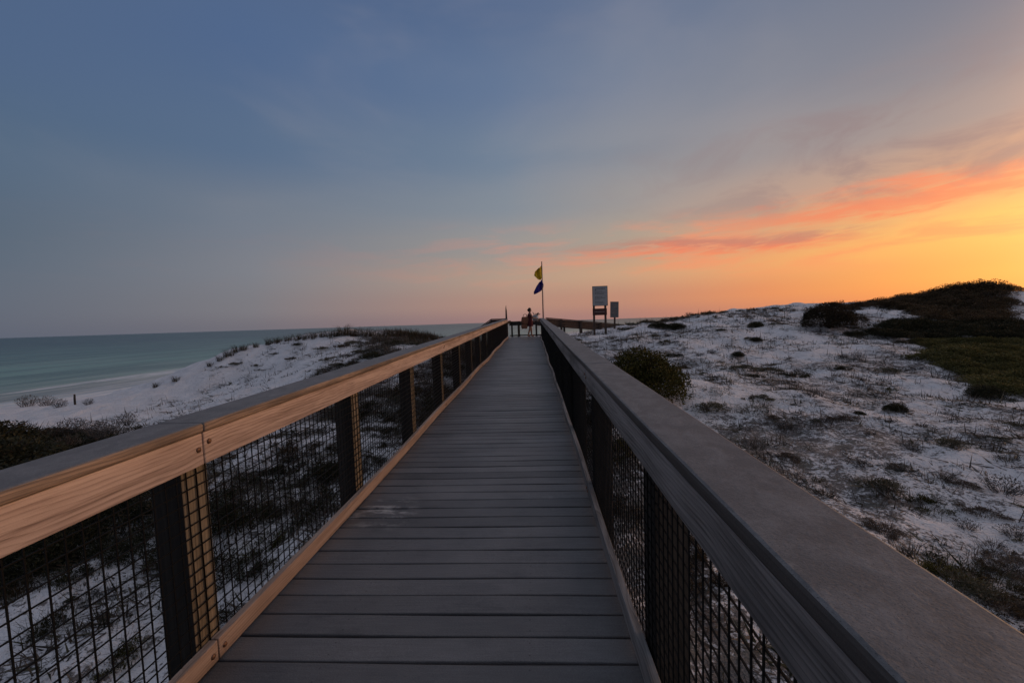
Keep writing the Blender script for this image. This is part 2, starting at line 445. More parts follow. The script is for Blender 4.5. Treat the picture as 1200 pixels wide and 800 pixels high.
def ground_at(px, py):
    d = (at(px, py, 1.0) - CAM)
    ts = np.concatenate([np.arange(1.0, 40, 0.04), np.arange(40, 300, .5)])
    xs, ys, zs = CAM.x + d.x * ts, CAM.y + d.y * ts, CAM.z + d.z * ts
    hit = np.nonzero(zs < H(xs, ys))[0]
    if len(hit) == 0:
        i = int(np.argmin(np.where((ts > 8) & (ts < 40), zs - H(xs, ys), 99)))
    else: i = hit[0]
    return Vector((xs[i], ys[i], Hs(xs[i], ys[i]))), float(ts[i])

def litter(x, y):
    x = np.asarray(x, float); y = np.asarray(y, float)
    right = smooth(.4, 1.5, x) * (.58 - .10 * smooth(8, 16, y) - .10 * smooth(16, 26, y))
    left = smooth(-9, -5.2, x) * (1 - smooth(-1, .4, x)) * .78
    crest = smooth(.55, 1.1, smooth_h(x, y)) * (x < -3) * .45
    big = smooth(.35, .7, fbm(x / 3.5, y / 3.5, 31, 3))
    litter_shade = smooth(-2.6, -1.9, x) * (1 - smooth(1.2, 2.4, x)) * (1 - smooth(9, 14, y)) * .80  # denser litter under and beside the boardwalk, also painting in the shade there
    face = (x < -5) * .22
    return np.clip(np.maximum(np.maximum(np.maximum(np.maximum(right, left), crest) * (.6 + .7 * big), litter_shade), face), 0, 1) * (1 - smooth(60, 110, np.hypot(x, y)))

def axis(a, b, step, lo, hi, grow=1.16):
    mid = np.arange(a, b + step / 2, step)
    out = [mid[-1]]; s = step
    while out[-1] < hi: s *= grow; out.append(out[-1] + s)
    inn = [mid[0]]; s = step
    while inn[-1] > lo: s *= grow; inn.append(inn[-1] - s)
    return np.concatenate([np.array(inn[1:])[::-1], mid, np.array(out[1:])])
gx = axis(-24, 30, .12, -600, 9000); gy = axis(-1, 34, .12, -3000, 9000)
GX, GY = np.meshgrid(gx, gy)
GZ = H(GX.ravel(), GY.ravel())
V = np.stack([GX.ravel(), GY.ravel(), GZ], 1)
nx, ny = len(gx), len(gy)
ii = np.arange(nx * ny).reshape(ny, nx)
Fq = np.stack([ii[:-1, :-1].ravel(), ii[:-1, 1:].ravel(), ii[1:, 1:].ravel(), ii[1:, :-1].ravel()], 1)

def sand_mat():
    n = NT('white sand')
    o = n.obj()
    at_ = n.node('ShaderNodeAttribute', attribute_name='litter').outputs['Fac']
    wet = n.node('ShaderNodeAttribute', attribute_name='wet').outputs['Fac']
    a = n.noise(o, 1.1, 4, 0.6); b = n.noise(o, 5.5, 6, 0.74, .6); c = n.noise(o, 26, 5, 0.7, .5)
    v = n.math('ADD', n.math('MULTIPLY', a, .14), n.math('ADD', n.math('MULTIPLY', b, .44), n.math('MULTIPLY', c, .42)))
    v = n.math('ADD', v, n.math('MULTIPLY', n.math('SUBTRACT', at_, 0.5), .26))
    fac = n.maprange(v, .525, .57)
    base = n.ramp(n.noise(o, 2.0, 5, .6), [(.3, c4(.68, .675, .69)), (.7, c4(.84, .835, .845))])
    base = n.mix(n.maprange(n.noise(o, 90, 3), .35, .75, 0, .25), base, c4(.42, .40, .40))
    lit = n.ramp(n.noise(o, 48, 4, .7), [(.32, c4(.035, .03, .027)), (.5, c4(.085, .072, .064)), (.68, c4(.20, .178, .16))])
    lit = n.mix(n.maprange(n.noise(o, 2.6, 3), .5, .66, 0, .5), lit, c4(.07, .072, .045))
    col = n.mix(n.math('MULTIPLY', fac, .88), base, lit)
    col = n.mix(wet, col, c4(.52, .51, .50))
    h = n.math('ADD', n.math('MULTIPLY', n.noise(o, 4, 5, .68), 1.6), n.math('ADD', n.math('MULTIPLY', n.noise(o, 24, 3), .25), n.math('MULTIPLY', fac, .12)))
    n.bump(h, 0.9, 0.09)
    return n.done(col, .9, .15)
ground = raw_mesh('ground', V, Fq, sand_mat(), smooth=True)
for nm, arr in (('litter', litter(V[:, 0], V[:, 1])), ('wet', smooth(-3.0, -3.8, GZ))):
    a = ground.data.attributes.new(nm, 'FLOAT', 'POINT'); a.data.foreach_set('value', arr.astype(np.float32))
tag(ground, kind='structure')

def sea_mat():
    n = NT('sea water')
    o = n.obj()
    sep = n.node('ShaderNodeSeparateXYZ'); n.l.new(o, sep.inputs[0])
    x, y = sep.outputs[0], sep.outputs[1]
    sh = n.math('ADD', -39.0, n.math('MULTIPLY', n.math('MAXIMUM', n.math('SUBTRACT', y, 70.0), 0.0), .55))
    d = n.math('SUBTRACT', sh, x)                                   # metres off the shore
    wob = n.math('MULTIPLY', n.math('SUBTRACT', n.noise(n.mapping(o, (.3, .06, 1)), 1.0, 3), .5), 9.0)
    dd = n.math('ADD', d, wob)
    t = n.math('DIVIDE', d, 400.0, clamp=True)
    col = n.ramp(t, [(0.0, c4(.56, .56, .53)), (.026, c4(.50, .52, .47)), (.042, c4(.30, .43, .36)), (.10, c4(.20, .36, .305)), (.30, c4(.12, .23, .215)), (1.0, c4(.065, .12, .135))])
    streak = n.noise(n.mapping(o, (.12, .02, 1)), 1.0, 4, .6)
    col = n.mix(n.maprange(streak, .40, .60, .6, 0), col, c4(.05, .10, .105))
    st2 = n.noise(n.mapping(o, (.35, .03, 1)), 1.0, 4, .65)
    col = n.mix(n.maprange(st2, .50, .66, 0, .5), col, c4(.30, .38, .35))
    fo = n.noise(n.mapping(o, (1.2, .35, 1)), 1.0, 5, .7)
    band = n.math('MULTIPLY', n.maprange(dd, 10.5, 12, 0, 1), n.maprange(dd, 12.8, 16, 1, 0))
    band = n.math('MULTIPLY', band, n.maprange(n.noise(n.mapping(o, (.02, .07, 1)), 1.0, 2), .36, .50))
    band2 = n.math('MULTIPLY', n.maprange(dd, -1.0, 0.2, 0, 1), n.maprange(dd, 2.0, 8.0, 1, 0))
    foam = n.math('MULTIPLY', n.math('MAXIMUM', band, band2), n.maprange(fo, .30, .50))
    col = n.mix(n.math('MULTIPLY', foam, .8), col, c4(.80, .80, .80))
    w = n.node('ShaderNodeTexWave', {'Scale': .16, 'Distortion': 3.5, 'Detail': 3.0, 'Detail Scale': 1.6}); w.bands_direction = 'X'
    n.put(w.inputs['Vector'], n.mapping(o, (1, .35, 1)))
    hgt = n.math('ADD', n.math('MULTIPLY', w.outputs['Fac'], .5), n.math('ADD', n.math('MULTIPLY', n.noise(n.mapping(o, (1, .45, 1)), .9, 4, .6), .7), n.math('MULTIPLY', n.noise(o, .12, 3), 1.0)))
    n.bump(hgt, .55, .5)
    n.done(col, .35, .28)
    return n.m
sx = np.concatenate([-np.geomspace(20000, 1, 60), np.geomspace(1, 20000, 60)])
SX, SY = np.meshgrid(sx, sx); si = np.arange(SX.size).reshape(SX.shape)
sea = raw_mesh('sea', np.stack([SX.ravel(), SY.ravel(), np.full(SX.size, SEA_Z)], 1),
               np.stack([si[:-1, :-1].ravel(), si[:-1, 1:].ravel(), si[1:, 1:].ravel(), si[1:, :-1].ravel()], 1), sea_mat(), smooth=True)
tag(sea, kind='structure')

# ------------------------------------------------------------------ boardwalk
XL, XR = -1.414, 0.402            # inner faces of the rails
Y0, Y1 = -2.6, 24.2               # boardwalk runs along Y
SROT = (SLOPE, 0, 0)
bw = empty('boardwalk', (0, 0, 0), SROT)
tag(bw, 'long grey plank boardwalk rising gently between two railings', 'boardwalk')
mb = MB()
y = Y0
random.seed(3)
while y < Y1:
    j = random.uniform(-.002, .002); dz = random.uniform(-.0025, .0025)
    tilt = random.uniform(-.003, .003)
    x0, x1 = XL - .05, XR + .05
    nseg = 6
    vs, fs = [], []
    ph = random.uniform(0, 6)
    for i in range(nseg + 1):
        x = x0 + (x1 - x0) * i / nseg
        wz = dz + .0018 * math.sin(ph + i * 1.3)
        wy = .0012 * math.sin(ph * 2 + i * .9)
        a, b = y + j + wy + tilt * (i / nseg - .5), y + PITCHB - .0115 + j + wy + tilt * (i / nseg - .5)
        vs += [(x, a, -.028 + wz), (x, b, -.028 + wz), (x, b, wz), (x, a, wz)]
    for i in range(nseg):
        p, q = i * 4, i * 4 + 4
        for k in range(4):
            k2 = (k + 1) % 4; fs.append((p + k, p + k2, q + k2, q + k))
    fs.append((3, 2, 1, 0)); e = nseg * 4; fs.append((e, e + 1, e + 2, e + 3))
    mb.add(vs, fs)
    y += PITCHB
deck = mb.build('deck', M['deck'], bw, bevel=.006)
for x in (XL - .02, (XL + XR) / 2, XR + .02):
    m2 = MB(); m2.board(x - .02, x + .02, Y0, Y1, -.225, -.032); m2.build('joist', M['under'], bw)

POST0, BAY = 1.75, 1.65
def wob(seed, amp):
    rr = random.Random(seed); ks = [(rr.uniform(.5, 2.2), rr.uniform(0, 6), rr.uniform(.4, 1)) for _ in range(3)]
    return lambda y: (amp * sum(a * math.sin(k * y + p) for k, p, a in ks) * (.35 + .65 * min(1, max(0, (y - 3) / 9))), amp * .4 * math.sin(ks[0][0] * y * .7 + 1))

def wire_panel(x, y0, y1, z0, z1, sp=.05, t=.0042):
    vs, fs = [], []
    def bx(a, b):
        i = len(vs) * 1
        for X in (a[0], b[0]):
            for Y in (a[1], b[1]):
                for Z in (a[2], b[2]): vs.append((X, Y, Z))
        for f in ((0, 1, 3, 2), (4, 6, 7, 5), (0, 4, 5, 1), (2, 3, 7, 6), (0, 2, 6, 4), (1, 5, 7, 3)): fs.append([q + i for q in f])
    n = int((y1 - y0) / sp)
    for k in range(n + 1):
        yy = y0 + (y1 - y0) * k / n + random.uniform(-.0016, .0016); bx((x - t / 2, yy - t / 2, z0), (x + t / 2, yy + t / 2, z1))
    m = int((z1 - z0) / sp)
    for k in range(m + 1):
        z = z0 + (z1 - z0) * k / m + random.uniform(-.002, .002); bx((x + t / 2, y0, z - t / 2), (x + t * 1.5, y1, z + t / 2))
    return vs, fs

def make_railing(side, label):
    left = side < 0
    root = empty('railing', (0, 0, 0), SROT)
    tag(root, label, 'railing', 'railings along the boardwalk')
    xi = XL if left else XR                     # inner face
    s = -1 if left else 1                       # outward
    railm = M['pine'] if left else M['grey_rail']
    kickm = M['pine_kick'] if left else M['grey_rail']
    T = .038
    kwob = wob(11 if left else 23, .011); rwob = wob(5 if left else 8, .004)
    nb = int((Y1 - POST0) / BAY)
    ks = list(range(-2, nb + 1))
    # posts: square timbers that run down into the sand
    pts = []
    for k in ks:
        yc = POST0 + k * BAY
        if yc < Y0 or yc > Y1 - .2: continue
        m = MB()
        a = xi + s * (T + .012); b = a + s * .138
        zb = Hs((a + b) / 2, yc) - yc * math.tan(SLOPE) - .3
        lean = random.uniform(-.006, .006)
        m.board(min(a, b), max(a, b), yc - .07, yc + .07, zb, 1.0)
        o = m.build('post', [M['post'], M['post_shade'], M['post_mid']], root, bevel=.006)
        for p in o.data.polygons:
            if p.normal.y < -.9 or (not left): p.material_index = 1  # shade painted as darker timber: viewer-side faces, and right posts all round
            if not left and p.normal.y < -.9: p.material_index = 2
        pts.append(yc)
    # rails, caps and kick boards come in three-bay lengths meeting over posts
    cuts = [Y0] + [POST0 + 3 * BAY * i for i in range(0, 6) if POST0 + 3 * BAY * i < Y1 - .5] + [Y1]
    if not left: cuts = [Y0] + [POST0 + BAY + 3 * BAY * i for i in range(0, 6) if POST0 + BAY + 3 * BAY * i < Y1 - .5] + [Y1]
    for a, b in zip(cuts[:-1], cuts[1:]):
        g = .0035
        j = random.uniform(-.003, .003)
        m = MB(); x0, x1 = sorted((xi, xi + s * T))
        m.board(x0 + j * .4, x1, a + g, b - g, .894, 1.030, 26, rwob)
        o = m.build('top_rail', railm, root, bevel=.005)
        def bolts(yb, sgn, zlist, parent):
            for z in zlist:
                bm_ = MB(); bm_.dome((xi + rwob(yb)[0] - s * .001, yb + sgn * .03, z), .0125, (-s, 0, 0)); bm_.build('bolt', M['bolt'], parent, smooth=True)
        if a > Y0: bolts(a, 1, (.985,), o)
        if b < Y1: bolts(b, -1, (.965,), o)
        m = MB(); x0, x1 = sorted((xi, xi + s * T))
        m.board(x0, x1, a + g, b - g, .014, .104, 40, kwob)
        o = m.build('kick_board', kickm, root, bevel=.004)
        for yb, sgn, ok in ((a, 1, a > Y0), (b, -1, b < Y1)):
            if ok:
                bm_ = MB(); bm_.dome((xi + kwob(yb)[0] - s * .001, yb + sgn * .035, .055), .0125, (-s, 0, 0)); bm_.build('bolt', M['bolt'], o, smooth=True)
        # cap: flat board on top of rail and posts; the left cap keeps a worn brown edge
        m = MB(); x0, x1 = sorted((xi - s * .010, xi + s * .208))
        m.board(x0, x1, a + g * .6, b - g * .6, 1.0335, 1.0735 , 26, rwob)
        o = m.build('rail_cap', [M['cap_worn' if left else 'cap'], M['cap_edge' if left else 'edge_shade']], root, bevel=.010)
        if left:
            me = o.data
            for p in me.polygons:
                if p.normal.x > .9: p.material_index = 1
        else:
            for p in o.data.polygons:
                if p.normal.x < -.9: p.material_index = 1  # right cap's inward edge: shade put into the colour as darker wood
    xm = xi + s * (T + .006)
    ys = [Y0] + pts + [Y1]
    for a, b in zip(ys[:-1], ys[1:]):
        if b - a < .1: continue
        vs, fs = wire_panel(xm, a, b, .03, .905)
        raw_mesh('wire_mesh', vs, fs, M['wire'], root)
    return root
random.seed(5)
rail_l = make_railing(-1, 'timber railing with orange lit inner face and black wire mesh on the sea side')
rail_r = make_railing(1, 'dim grey weathered timber railing with broad cap on the scrub dune side')

# ------------------------------------------------------------------ platform, far railings, ramp
def onb(x, y, z):                 # boardwalk frame -> world
    return Matrix.Rotation(SLOPE, 3, 'X') @ Vector((x, y, z))
PZ = onb(0, Y1, 0).z              # platform level
PY0 = onb(0, Y1, 0).y
plat = empty('viewing_platform', (0, PY0, PZ))
tag(plat, 'small grey plank platform at the far end of the boardwalk', 'platform')
m = MB()
for k in range(13):
    m.board(XL - 1.2, XR + .35, .004 + k * PITCHB, .004 + (k + 1) * PITCHB - .006, -.028, 0)
m.build('deck', M['deck'], plat, bevel=.003)
for x in (XL - 1.1, XL + .4, XR + .25):
    for yy in (.25, 1.7):
        m = MB(); m.board(x - .07, x + .07, yy - .07, yy + .07, Hs(x, PY0 + yy) - PZ - .2, -.03); m.build('pile', M['dark_wood'], plat)
m = MB(); m.board(XL - 1.15, XR + .3, 1.82, 1.86, -.2, -.032); m.build('rim_joist', M['dark_wood'], plat)

# railing across the far side of the platform
er = empty('end_railing', (0, PY0 + 1.85, PZ))
tag(er, 'dark silhouetted railing across the far end of the boardwalk behind the person', 'railing')
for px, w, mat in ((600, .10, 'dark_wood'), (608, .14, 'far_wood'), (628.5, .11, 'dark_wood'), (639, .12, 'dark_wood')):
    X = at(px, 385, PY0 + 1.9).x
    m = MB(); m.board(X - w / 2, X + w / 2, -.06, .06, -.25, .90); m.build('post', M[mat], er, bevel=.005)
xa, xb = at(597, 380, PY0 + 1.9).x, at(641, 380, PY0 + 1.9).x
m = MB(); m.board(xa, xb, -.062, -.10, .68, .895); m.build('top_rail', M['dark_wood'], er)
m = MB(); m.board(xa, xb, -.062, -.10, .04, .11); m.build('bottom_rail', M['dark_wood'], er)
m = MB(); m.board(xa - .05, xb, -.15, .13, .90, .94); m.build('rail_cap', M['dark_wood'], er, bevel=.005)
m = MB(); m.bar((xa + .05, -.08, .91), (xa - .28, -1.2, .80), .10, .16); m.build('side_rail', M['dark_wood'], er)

# short railing of the stair that leaves to the left, down to the beach
st = empty('stair_railing', (XL, PY0 + .75, PZ))
tag(st, 'dark stair railing dropping left toward the beach from the platform', 'railing')
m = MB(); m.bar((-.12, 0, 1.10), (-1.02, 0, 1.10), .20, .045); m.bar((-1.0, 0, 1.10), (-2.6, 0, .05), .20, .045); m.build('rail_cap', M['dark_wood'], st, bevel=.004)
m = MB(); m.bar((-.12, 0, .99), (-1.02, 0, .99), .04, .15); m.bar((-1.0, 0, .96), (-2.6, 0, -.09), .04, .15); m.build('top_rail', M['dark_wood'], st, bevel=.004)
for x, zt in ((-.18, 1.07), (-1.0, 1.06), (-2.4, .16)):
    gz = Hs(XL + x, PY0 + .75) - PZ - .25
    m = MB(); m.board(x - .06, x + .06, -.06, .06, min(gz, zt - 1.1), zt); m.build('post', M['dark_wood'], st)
m = MB()
for k in range(6):
    m.board(-1.25 - (k + 1) * .28, -1.25 - k * .28, -.55, .55, -.19 * (k + 1) - .03, -.19 * (k + 1))
m.build('step', M['deck'], st)

# tall thin post at the left end of the boardwalk
p0 = at(594.3, 394, PY0 + .02)
tp = empty('tall_post', (p0.x, p0.y, PZ))
tag(tp, 'tall dark tapering post standing at the far end of the left railing', 'post')
m = MB(); m.tube([(0, 0, -.7), (0, 0, .6), (-.01, 0, 1.25), (-.012, 0, 1.55)], [.075, .072, .05, .042], 10); m.build('shaft', M['dark_wood'], tp, smooth=False)
m = MB(); m.tube([(-.012, 0, 1.55), (-.02, 0, 1.72), (-.006, 0, 1.86)], [.040, .022, .006], 8); m.build('tip', M['dark_wood'], tp)

# ramp that turns right behind the signs
ra, rb = at(640, 372.3, 26.3), at(745, 381.5, 29.5)
dirv = (rb - ra); 
ramp = empty('side_ramp', ra)
tag(ramp, 'narrow timber ramp with plank railings turning right behind the signs', 'ramp')
dn = Vector((-dirv.y, dirv.x, 0)).normalized()      # away from the viewer
up_ = Vector((0, 0, 1))
for off, nm in ((0, 'near'), (1.35, 'far')):
    o0 = dn * off
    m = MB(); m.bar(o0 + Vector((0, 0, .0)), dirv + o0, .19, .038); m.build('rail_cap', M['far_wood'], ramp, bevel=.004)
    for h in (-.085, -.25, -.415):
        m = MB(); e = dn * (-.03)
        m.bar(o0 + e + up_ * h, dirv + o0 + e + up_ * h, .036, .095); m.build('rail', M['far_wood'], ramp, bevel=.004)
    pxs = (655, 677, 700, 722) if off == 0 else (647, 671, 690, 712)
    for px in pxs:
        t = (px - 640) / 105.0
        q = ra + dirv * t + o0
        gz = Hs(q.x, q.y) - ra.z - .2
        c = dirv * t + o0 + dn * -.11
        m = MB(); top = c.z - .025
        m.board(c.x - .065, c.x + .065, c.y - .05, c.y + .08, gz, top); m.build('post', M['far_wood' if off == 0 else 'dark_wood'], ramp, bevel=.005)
m = MB(); m.bar(dn * .68 + up_ * -1.08, dirv + dn * .68 + up_ * -1.08, 1.2, .04); m.build('deck', M['deck'], ramp)

# ------------------------------------------------------------------ signs
def px_x(px, d): return at(px, 370, d)
def face_dir(p):                   # flat facing the boardwalk's viewer side
    return math.atan2(-(p.x) * .25, 1.0)
D1 = 25.6
gl, _ = None, None
q = at(702.5, 391, D1); gz = Hs(q.x, q.y)
sg = empty('notice_board', (q.x, q.y, gz), (0, 0, R(-3)))
tag(sg, 'large pale grey notice board above a dark red plaque on two posts', 'sign')
S = D1 / F                         # metres per pixel there
def rel(px, py):
    p = at(px, py, D1); return (p.x - q.x, p.z - gz)
xl, zt = rel(694, 336); xr, zb = rel(711.5, 357.8)
m = MB(); m.board(xl, xr, -.02, .005, zb, zt); pan = m.build('panel', M['sign'], sg, bevel=.006)
m = MB(); fr = .018
fv = [(x, y, z) for y in (-.026, .012) for x, z in ((xl - fr, zb - fr), (xr + fr, zb - fr), (xr + fr, zt + fr), (xl - fr, zt + fr), (xl + .001, zb + .001), (xr - .001, zb + .001), (xr - .001, zt - .001), (xl + .001, zt - .001))]
ff = []
for k in range(4):
    k2 = (k + 1) % 4
    ff += [(k, k2, 4 + k2, 4 + k), (8 + k, 12 + k, 12 + k2, 8 + k2), (k, 8 + k, 8 + k2, k2), (4 + k, 4 + k2, 12 + k2, 12 + k)]
m.add(fv, ff)
m.build('frame', M['dark_wood'], pan)
rr = random.Random(4)
m = MB()
W = xr - xl
for i, (ln, big) in enumerate([(.66, 1), (.0, 0), (.45, 0), (.7, 0), (.62, 0), (.0, 0), (.5, 0), (.66, 0), (.4, 0), (.0, 0), (.55, 0), (.62, 0)]):
    z = zt - .14 - i * .078
    x = xl + W * .16
    end = x + W * ln
    while x < end:
        w = rr.uniform(.02, .08); m.board(x, min(x + w, end + .01), -.0225, -.0205, z - (.022 if big else .014), z + (.022 if big else .014)); x += w + .022
m.board(xl + W * .16, xl + W * .24, -.0225, -.0205, zt - .25, zt - .20)
m.build('lettering', M['ink'], pan)
pl_, pzt = rel(694.3, 361.7); pr_, pzb = rel(711, 369)
m = MB(); m.board(pl_, pr_, -.02, .005, pzb, pzt); pq = m.build('plaque', M['plaque'], sg, bevel=.006)
m = MB(); x = pl_ + .12
while x < pr_ - .14:
    w = rr.uniform(.03, .08); m.board(x, x + w, -.0225, -.0205, (pzb + pzt) / 2 - .035, (pzb + pzt) / 2 + .035); x += w + .03
m.build('lettering', M['pale_ink'], pq)
for px in (696.2, 709.4):
    x, _z = rel(px, 370)
    m = MB(); m.board(x - .06, x + .06, .014, .12, -.3, zt - .05); m.build('post', M['far_wood'], sg, bevel=.005)

D2 = 26.2
q2 = at(720.7, 392, D2); gz2 = Hs(q2.x, q2.y)
s2 = empty('small_sign', (q2.x, q2.y, gz2), (0, R(1.5), R(8)))
tag(s2, 'smaller dark grey sign on one post, slightly tilted beside the notice board', 'sign')
zt2, zb2 = at(719, 353.5, D2).z - gz2, at(719, 372, D2).z - gz2
wv = 10 * D2 / F / 2
m = MB(); m.board(-wv - .04, wv - .04, -.03, -.004, zb2, zt2); pan2 = m.build('panel', M['sign_dark'], s2, bevel=.006)
m = MB()
for i, ln in enumerate((.5, .68, .6, .0, .66, .5, .6)):
    x = -wv * .7 - .04
    if ln: m.board(x, x + 2 * wv * ln, -.0325, -.0305, zt2 - .17 - i * .09, zt2 - .145 - i * .09)
m.build('lettering', M['pale_ink'], pan2)
m = MB(); m.board(-.045, .045, .0, .09, -.3, zt2 - .1); m.build('post', M['far_wood'], s2, bevel=.005)

# ------------------------------------------------------------------ flag pole and flags
DF = 26.35
pb, pt = at(637.2, 394, DF), at(634.7, 307, DF)
fp = empty('flagpole', pb)
tag(fp, 'thin reddish flagpole leaning slightly at the end of the boardwalk', 'flagpole')
v = pt - pb
m = MB(); m.tube([v * -.08, v * .5, v], [.045, .036, .026], 10); m.build('pole', M['pole'], fp, smooth=True)
m = MB(); m.dome(v + Vector((0, 0, .0)), .045, (0, 0, 1)); m.build('finial', M['pole'], fp, smooth=True)
m = MB(); m.tube([v * .05 + Vector((.05, -.04, 0)), v * .5 + Vector((.065, -.05, 0)), v * .985 + Vector((.03, -.02, 0))], .006, 5); m.build('halyard', M['white'], fp)
def flag(name, label, hoist, fly, mat, seed):
    """hoist / fly: lists of pixels down the pole edge and down the free edge"""
    n_, k_ = 14, 12
    rr = random.Random(seed)
    vs, fs = [], []
    def lerp(L, t):
        f = t * (len(L) - 1); i = min(int(f), len(L) - 2); u = f - i
        return (L[i][0] * (1 - u) + L[i + 1][0] * u, L[i][1] * (1 - u) + L[i + 1][1] * u)
    for i in range(k_ + 1):
        a, b = lerp(hoist, i / k_), lerp(fly, i / k_)
        for j in range(n_ + 1):
            u = j / n_
            p = at(a[0] * (1 - u) + b[0] * u, a[1] * (1 - u) + b[1] * u, DF - .03)
            p += Vector((0, 1, 0)) * (.10 * math.sin(u * 9 + i * .35 + seed) * min(1, u * 3)) + Vector((0, 0, -.03 * math.sin(u * PI)))
            vs.append(p)
    for i in range(k_):
        for j in range(n_):
            a = i * (n_ + 1) + j; fs.append((a, a + 1, a + n_ + 2, a + n_ + 1))
    org = vs[0].copy()
    m = MB(); m.add([p - org for p in vs], fs)
    o = m.build(name, mat, None, smooth=True, loc=org)
    tag(o, label, 'flag')
    return o
flag('beach_flag', 'limp yellow green flag at the top of the flagpole', [(634.3, 311), (634.8, 318), (635.0, 325), (634, 327.5)], [(631.2, 314), (626.8, 318.6), (625.9, 322.8), (630.6, 327.3)], M['yellow'], 1)
flag('beach_flag', 'drooping deep purple flag under the yellow one on the flagpole', [(634.5, 327.5), (637.0, 333), (637, 336), (634.5, 340.5)], [(632.0, 330.5), (628.8, 335), (625.4, 342), (625.6, 345)], M['purple'], 3)

# ------------------------------------------------------------------ person
pp = at(621.5, 394, PY0 + .55)
PX, PYY = pp.x, PY0 + .55
body_nodes = {}
def skin_body():
    V_, E_, R_ = [], [], []
    def v(p, r): V_.append(p); R_.append(r); return len(V_) - 1
    def e(a, b): E_.append((a, b))
    Hh = 1.66                                    # faces +X
    pel = v((0, 0, .92), (.125, .15)); bel = v((.01, 0, 1.05), (.10, .125)); ch = v((0, 0, 1.24), (.105, .15)); nk = v((-.005, 0, 1.39), (.05, .055)); nk2 = v((.01, 0, 1.45), (.048, .048))
    hd0 = v((.025, 0, 1.52), (.078, .068)); hd1 = v((.02, 0, 1.585), (.092, .076)); hd2 = v((.01, 0, 1.635), (.06, .055))
    for a, b in ((pel, bel), (bel, ch), (ch, nk), (nk, nk2), (nk2, hd0), (hd0, hd1), (hd1, hd2)): e(a, b)
    ns = v((.115, 0, 1.535), (.014, .012)); e(hd0, ns)
    for s in (-1, 1):
        hip = v((0, s * .09, .86), (.092, .085)); kn = v((.03 + s * .07, s * .095, .48), (.056, .056)); cf = v((.0 + s * .10, s * .095, .32), (.055, .053)); an = v((-.02 + s * .14, s * .095, .085), (.036, .036))
        he = v((-.045 + s * .14, s * .095, .035), (.034, .034)); to = v((.12 + s * .14, s * .105, .025), (.025, .04))
        for a, b in ((pel, hip), (hip, kn), (kn, cf), (cf, an), (an, he), (an, to)): e(a, b)
        sh = v((0, s * .165, 1.345), (.055, .055)); e(ch, sh)
        if s < 0: el = v((.12, s * .20, 1.10), (.04, .04)); wr = v((.34, s * .15, 1.06), (.027, .027)); hdv = Vector((1, .1, .0))
        else: el = v((.10, s * .21, 1.11), (.04, .04)); wr = v((.33, s * .14, 1.09), (.027, .027)); hdv = Vector((1, -.1, .0))
        pa = v(tuple(Vector(V_[wr]) + hdv * .07), (.020, .036))
        e(sh, el); e(el, wr); e(wr, pa)
        for q in range(4):
            b0 = Vector(V_[pa]) + hdv * .02 + Vector((0, (q - 1.5) * .021, .004))
            f1 = v(tuple(b0 + hdv * (.035 + (.006, .012, .009, 0)[q]) + Vector((0, 0, -.012))), (.0085, .0085)); f2 = v(tuple(b0 + hdv * (.05 + (.006, .012, .009, 0)[q]) + Vector((0, 0, -.038))), (.0075, .0075))
            e(pa, f1); e(f1, f2)
        th = v(tuple(Vector(V_[wr]) + hdv * .05 + Vector((0, -s * .045, -.01))), (.010, .010)); e(wr, th)
    return V_, E_, R_
V_, E_, R_ = skin_body()
me = bpy.data.meshes.new('person'); me.from_pydata(V_, E_, []); me.update()
per = bpy.data.objects.new('person', me); COL.objects.link(per)
sm = per.modifiers.new('skin', 'SKIN'); sm.use_smooth_shade = True
for i, r in enumerate(R_): me.skin_vertices[0].data[i].radius = r
me.skin_vertices[0].data[0].use_root = True
ss = per.modifiers.new('sub', 'SUBSURF'); ss.levels = 2; ss.render_levels = 2
# freeze the grown body as a plain mesh
dg = bpy.context.evaluated_depsgraph_get(); dg.update()
grown = bpy.data.meshes.new_from_object(per.evaluated_get(dg))
per.modifiers.clear(); per.data = grown
grown.materials.clear(); grown.materials.append(M['skin'])
grown.polygons.foreach_set('use_smooth', [True] * len(grown.polygons))
zmin = min(v.co.z for v in grown.vertices)
per.location = (PX, PYY, PZ - zmin); per.rotation_euler = (0, 0, R(18))
tag(per, 'person in a short dark dress with dark gathered hair standing at the boardwalk end', 'person')
def lathe(prof, n=18, sx=1.0, sy=1.0, cx=0, wave=0):
    vs, fs = [], []
    for i, (z, rx, ry, ox) in enumerate(prof):
        for k in range(n):
            a = 2 * PI * k / n
            w = 1 + wave * math.sin(a * 6) * (i == 0) + wave * .5 * math.sin(a * 6) * (i == 1)
            vs.append((ox + rx * w * math.cos(a), ry * w * math.sin(a), z))
    for i in range(len(prof) - 1):
        for k in range(n): fs.append((i * n + k, i * n + (k + 1) % n, (i + 1) * n + (k + 1) % n, (i + 1) * n + k))
    return vs, fs
m = MB(); m.add(*lathe([(.62, .18, .215, .01), (.74, .172, .205, .005), (.90, .158, .188, 0), (1.04, .128, .152, .005), (1.18, .138, .17, .005), (1.29, .125, .168, 0), (1.36, .085, .13, 0), (1.39, .062, .075, -.003)], wave=.06))
m.build('dress', M['dress'], per, smooth=True)
m = MB()
for c, r, sq in (((-.005, 0, 1.60), .098, 1), ((-.10, 0, 1.56), .05, 1), ((-.03, 0, 1.53), .085, 1)):
    vs, fs = lathe([(-r * .99, .01, .01, 0)] + [(r * math.sin(t), r * math.cos(t), r * .92 * math.cos(t), 0) for t in np.linspace(-1.3, 1.3, 9)] + [(r * .99, .01, .01, 0)], 14)
    m.add([(a + c[0], b + c[1], z + c[2]) for a, b, z in vs], fs)
m.build('hair', M['hair'], per, smooth=True)
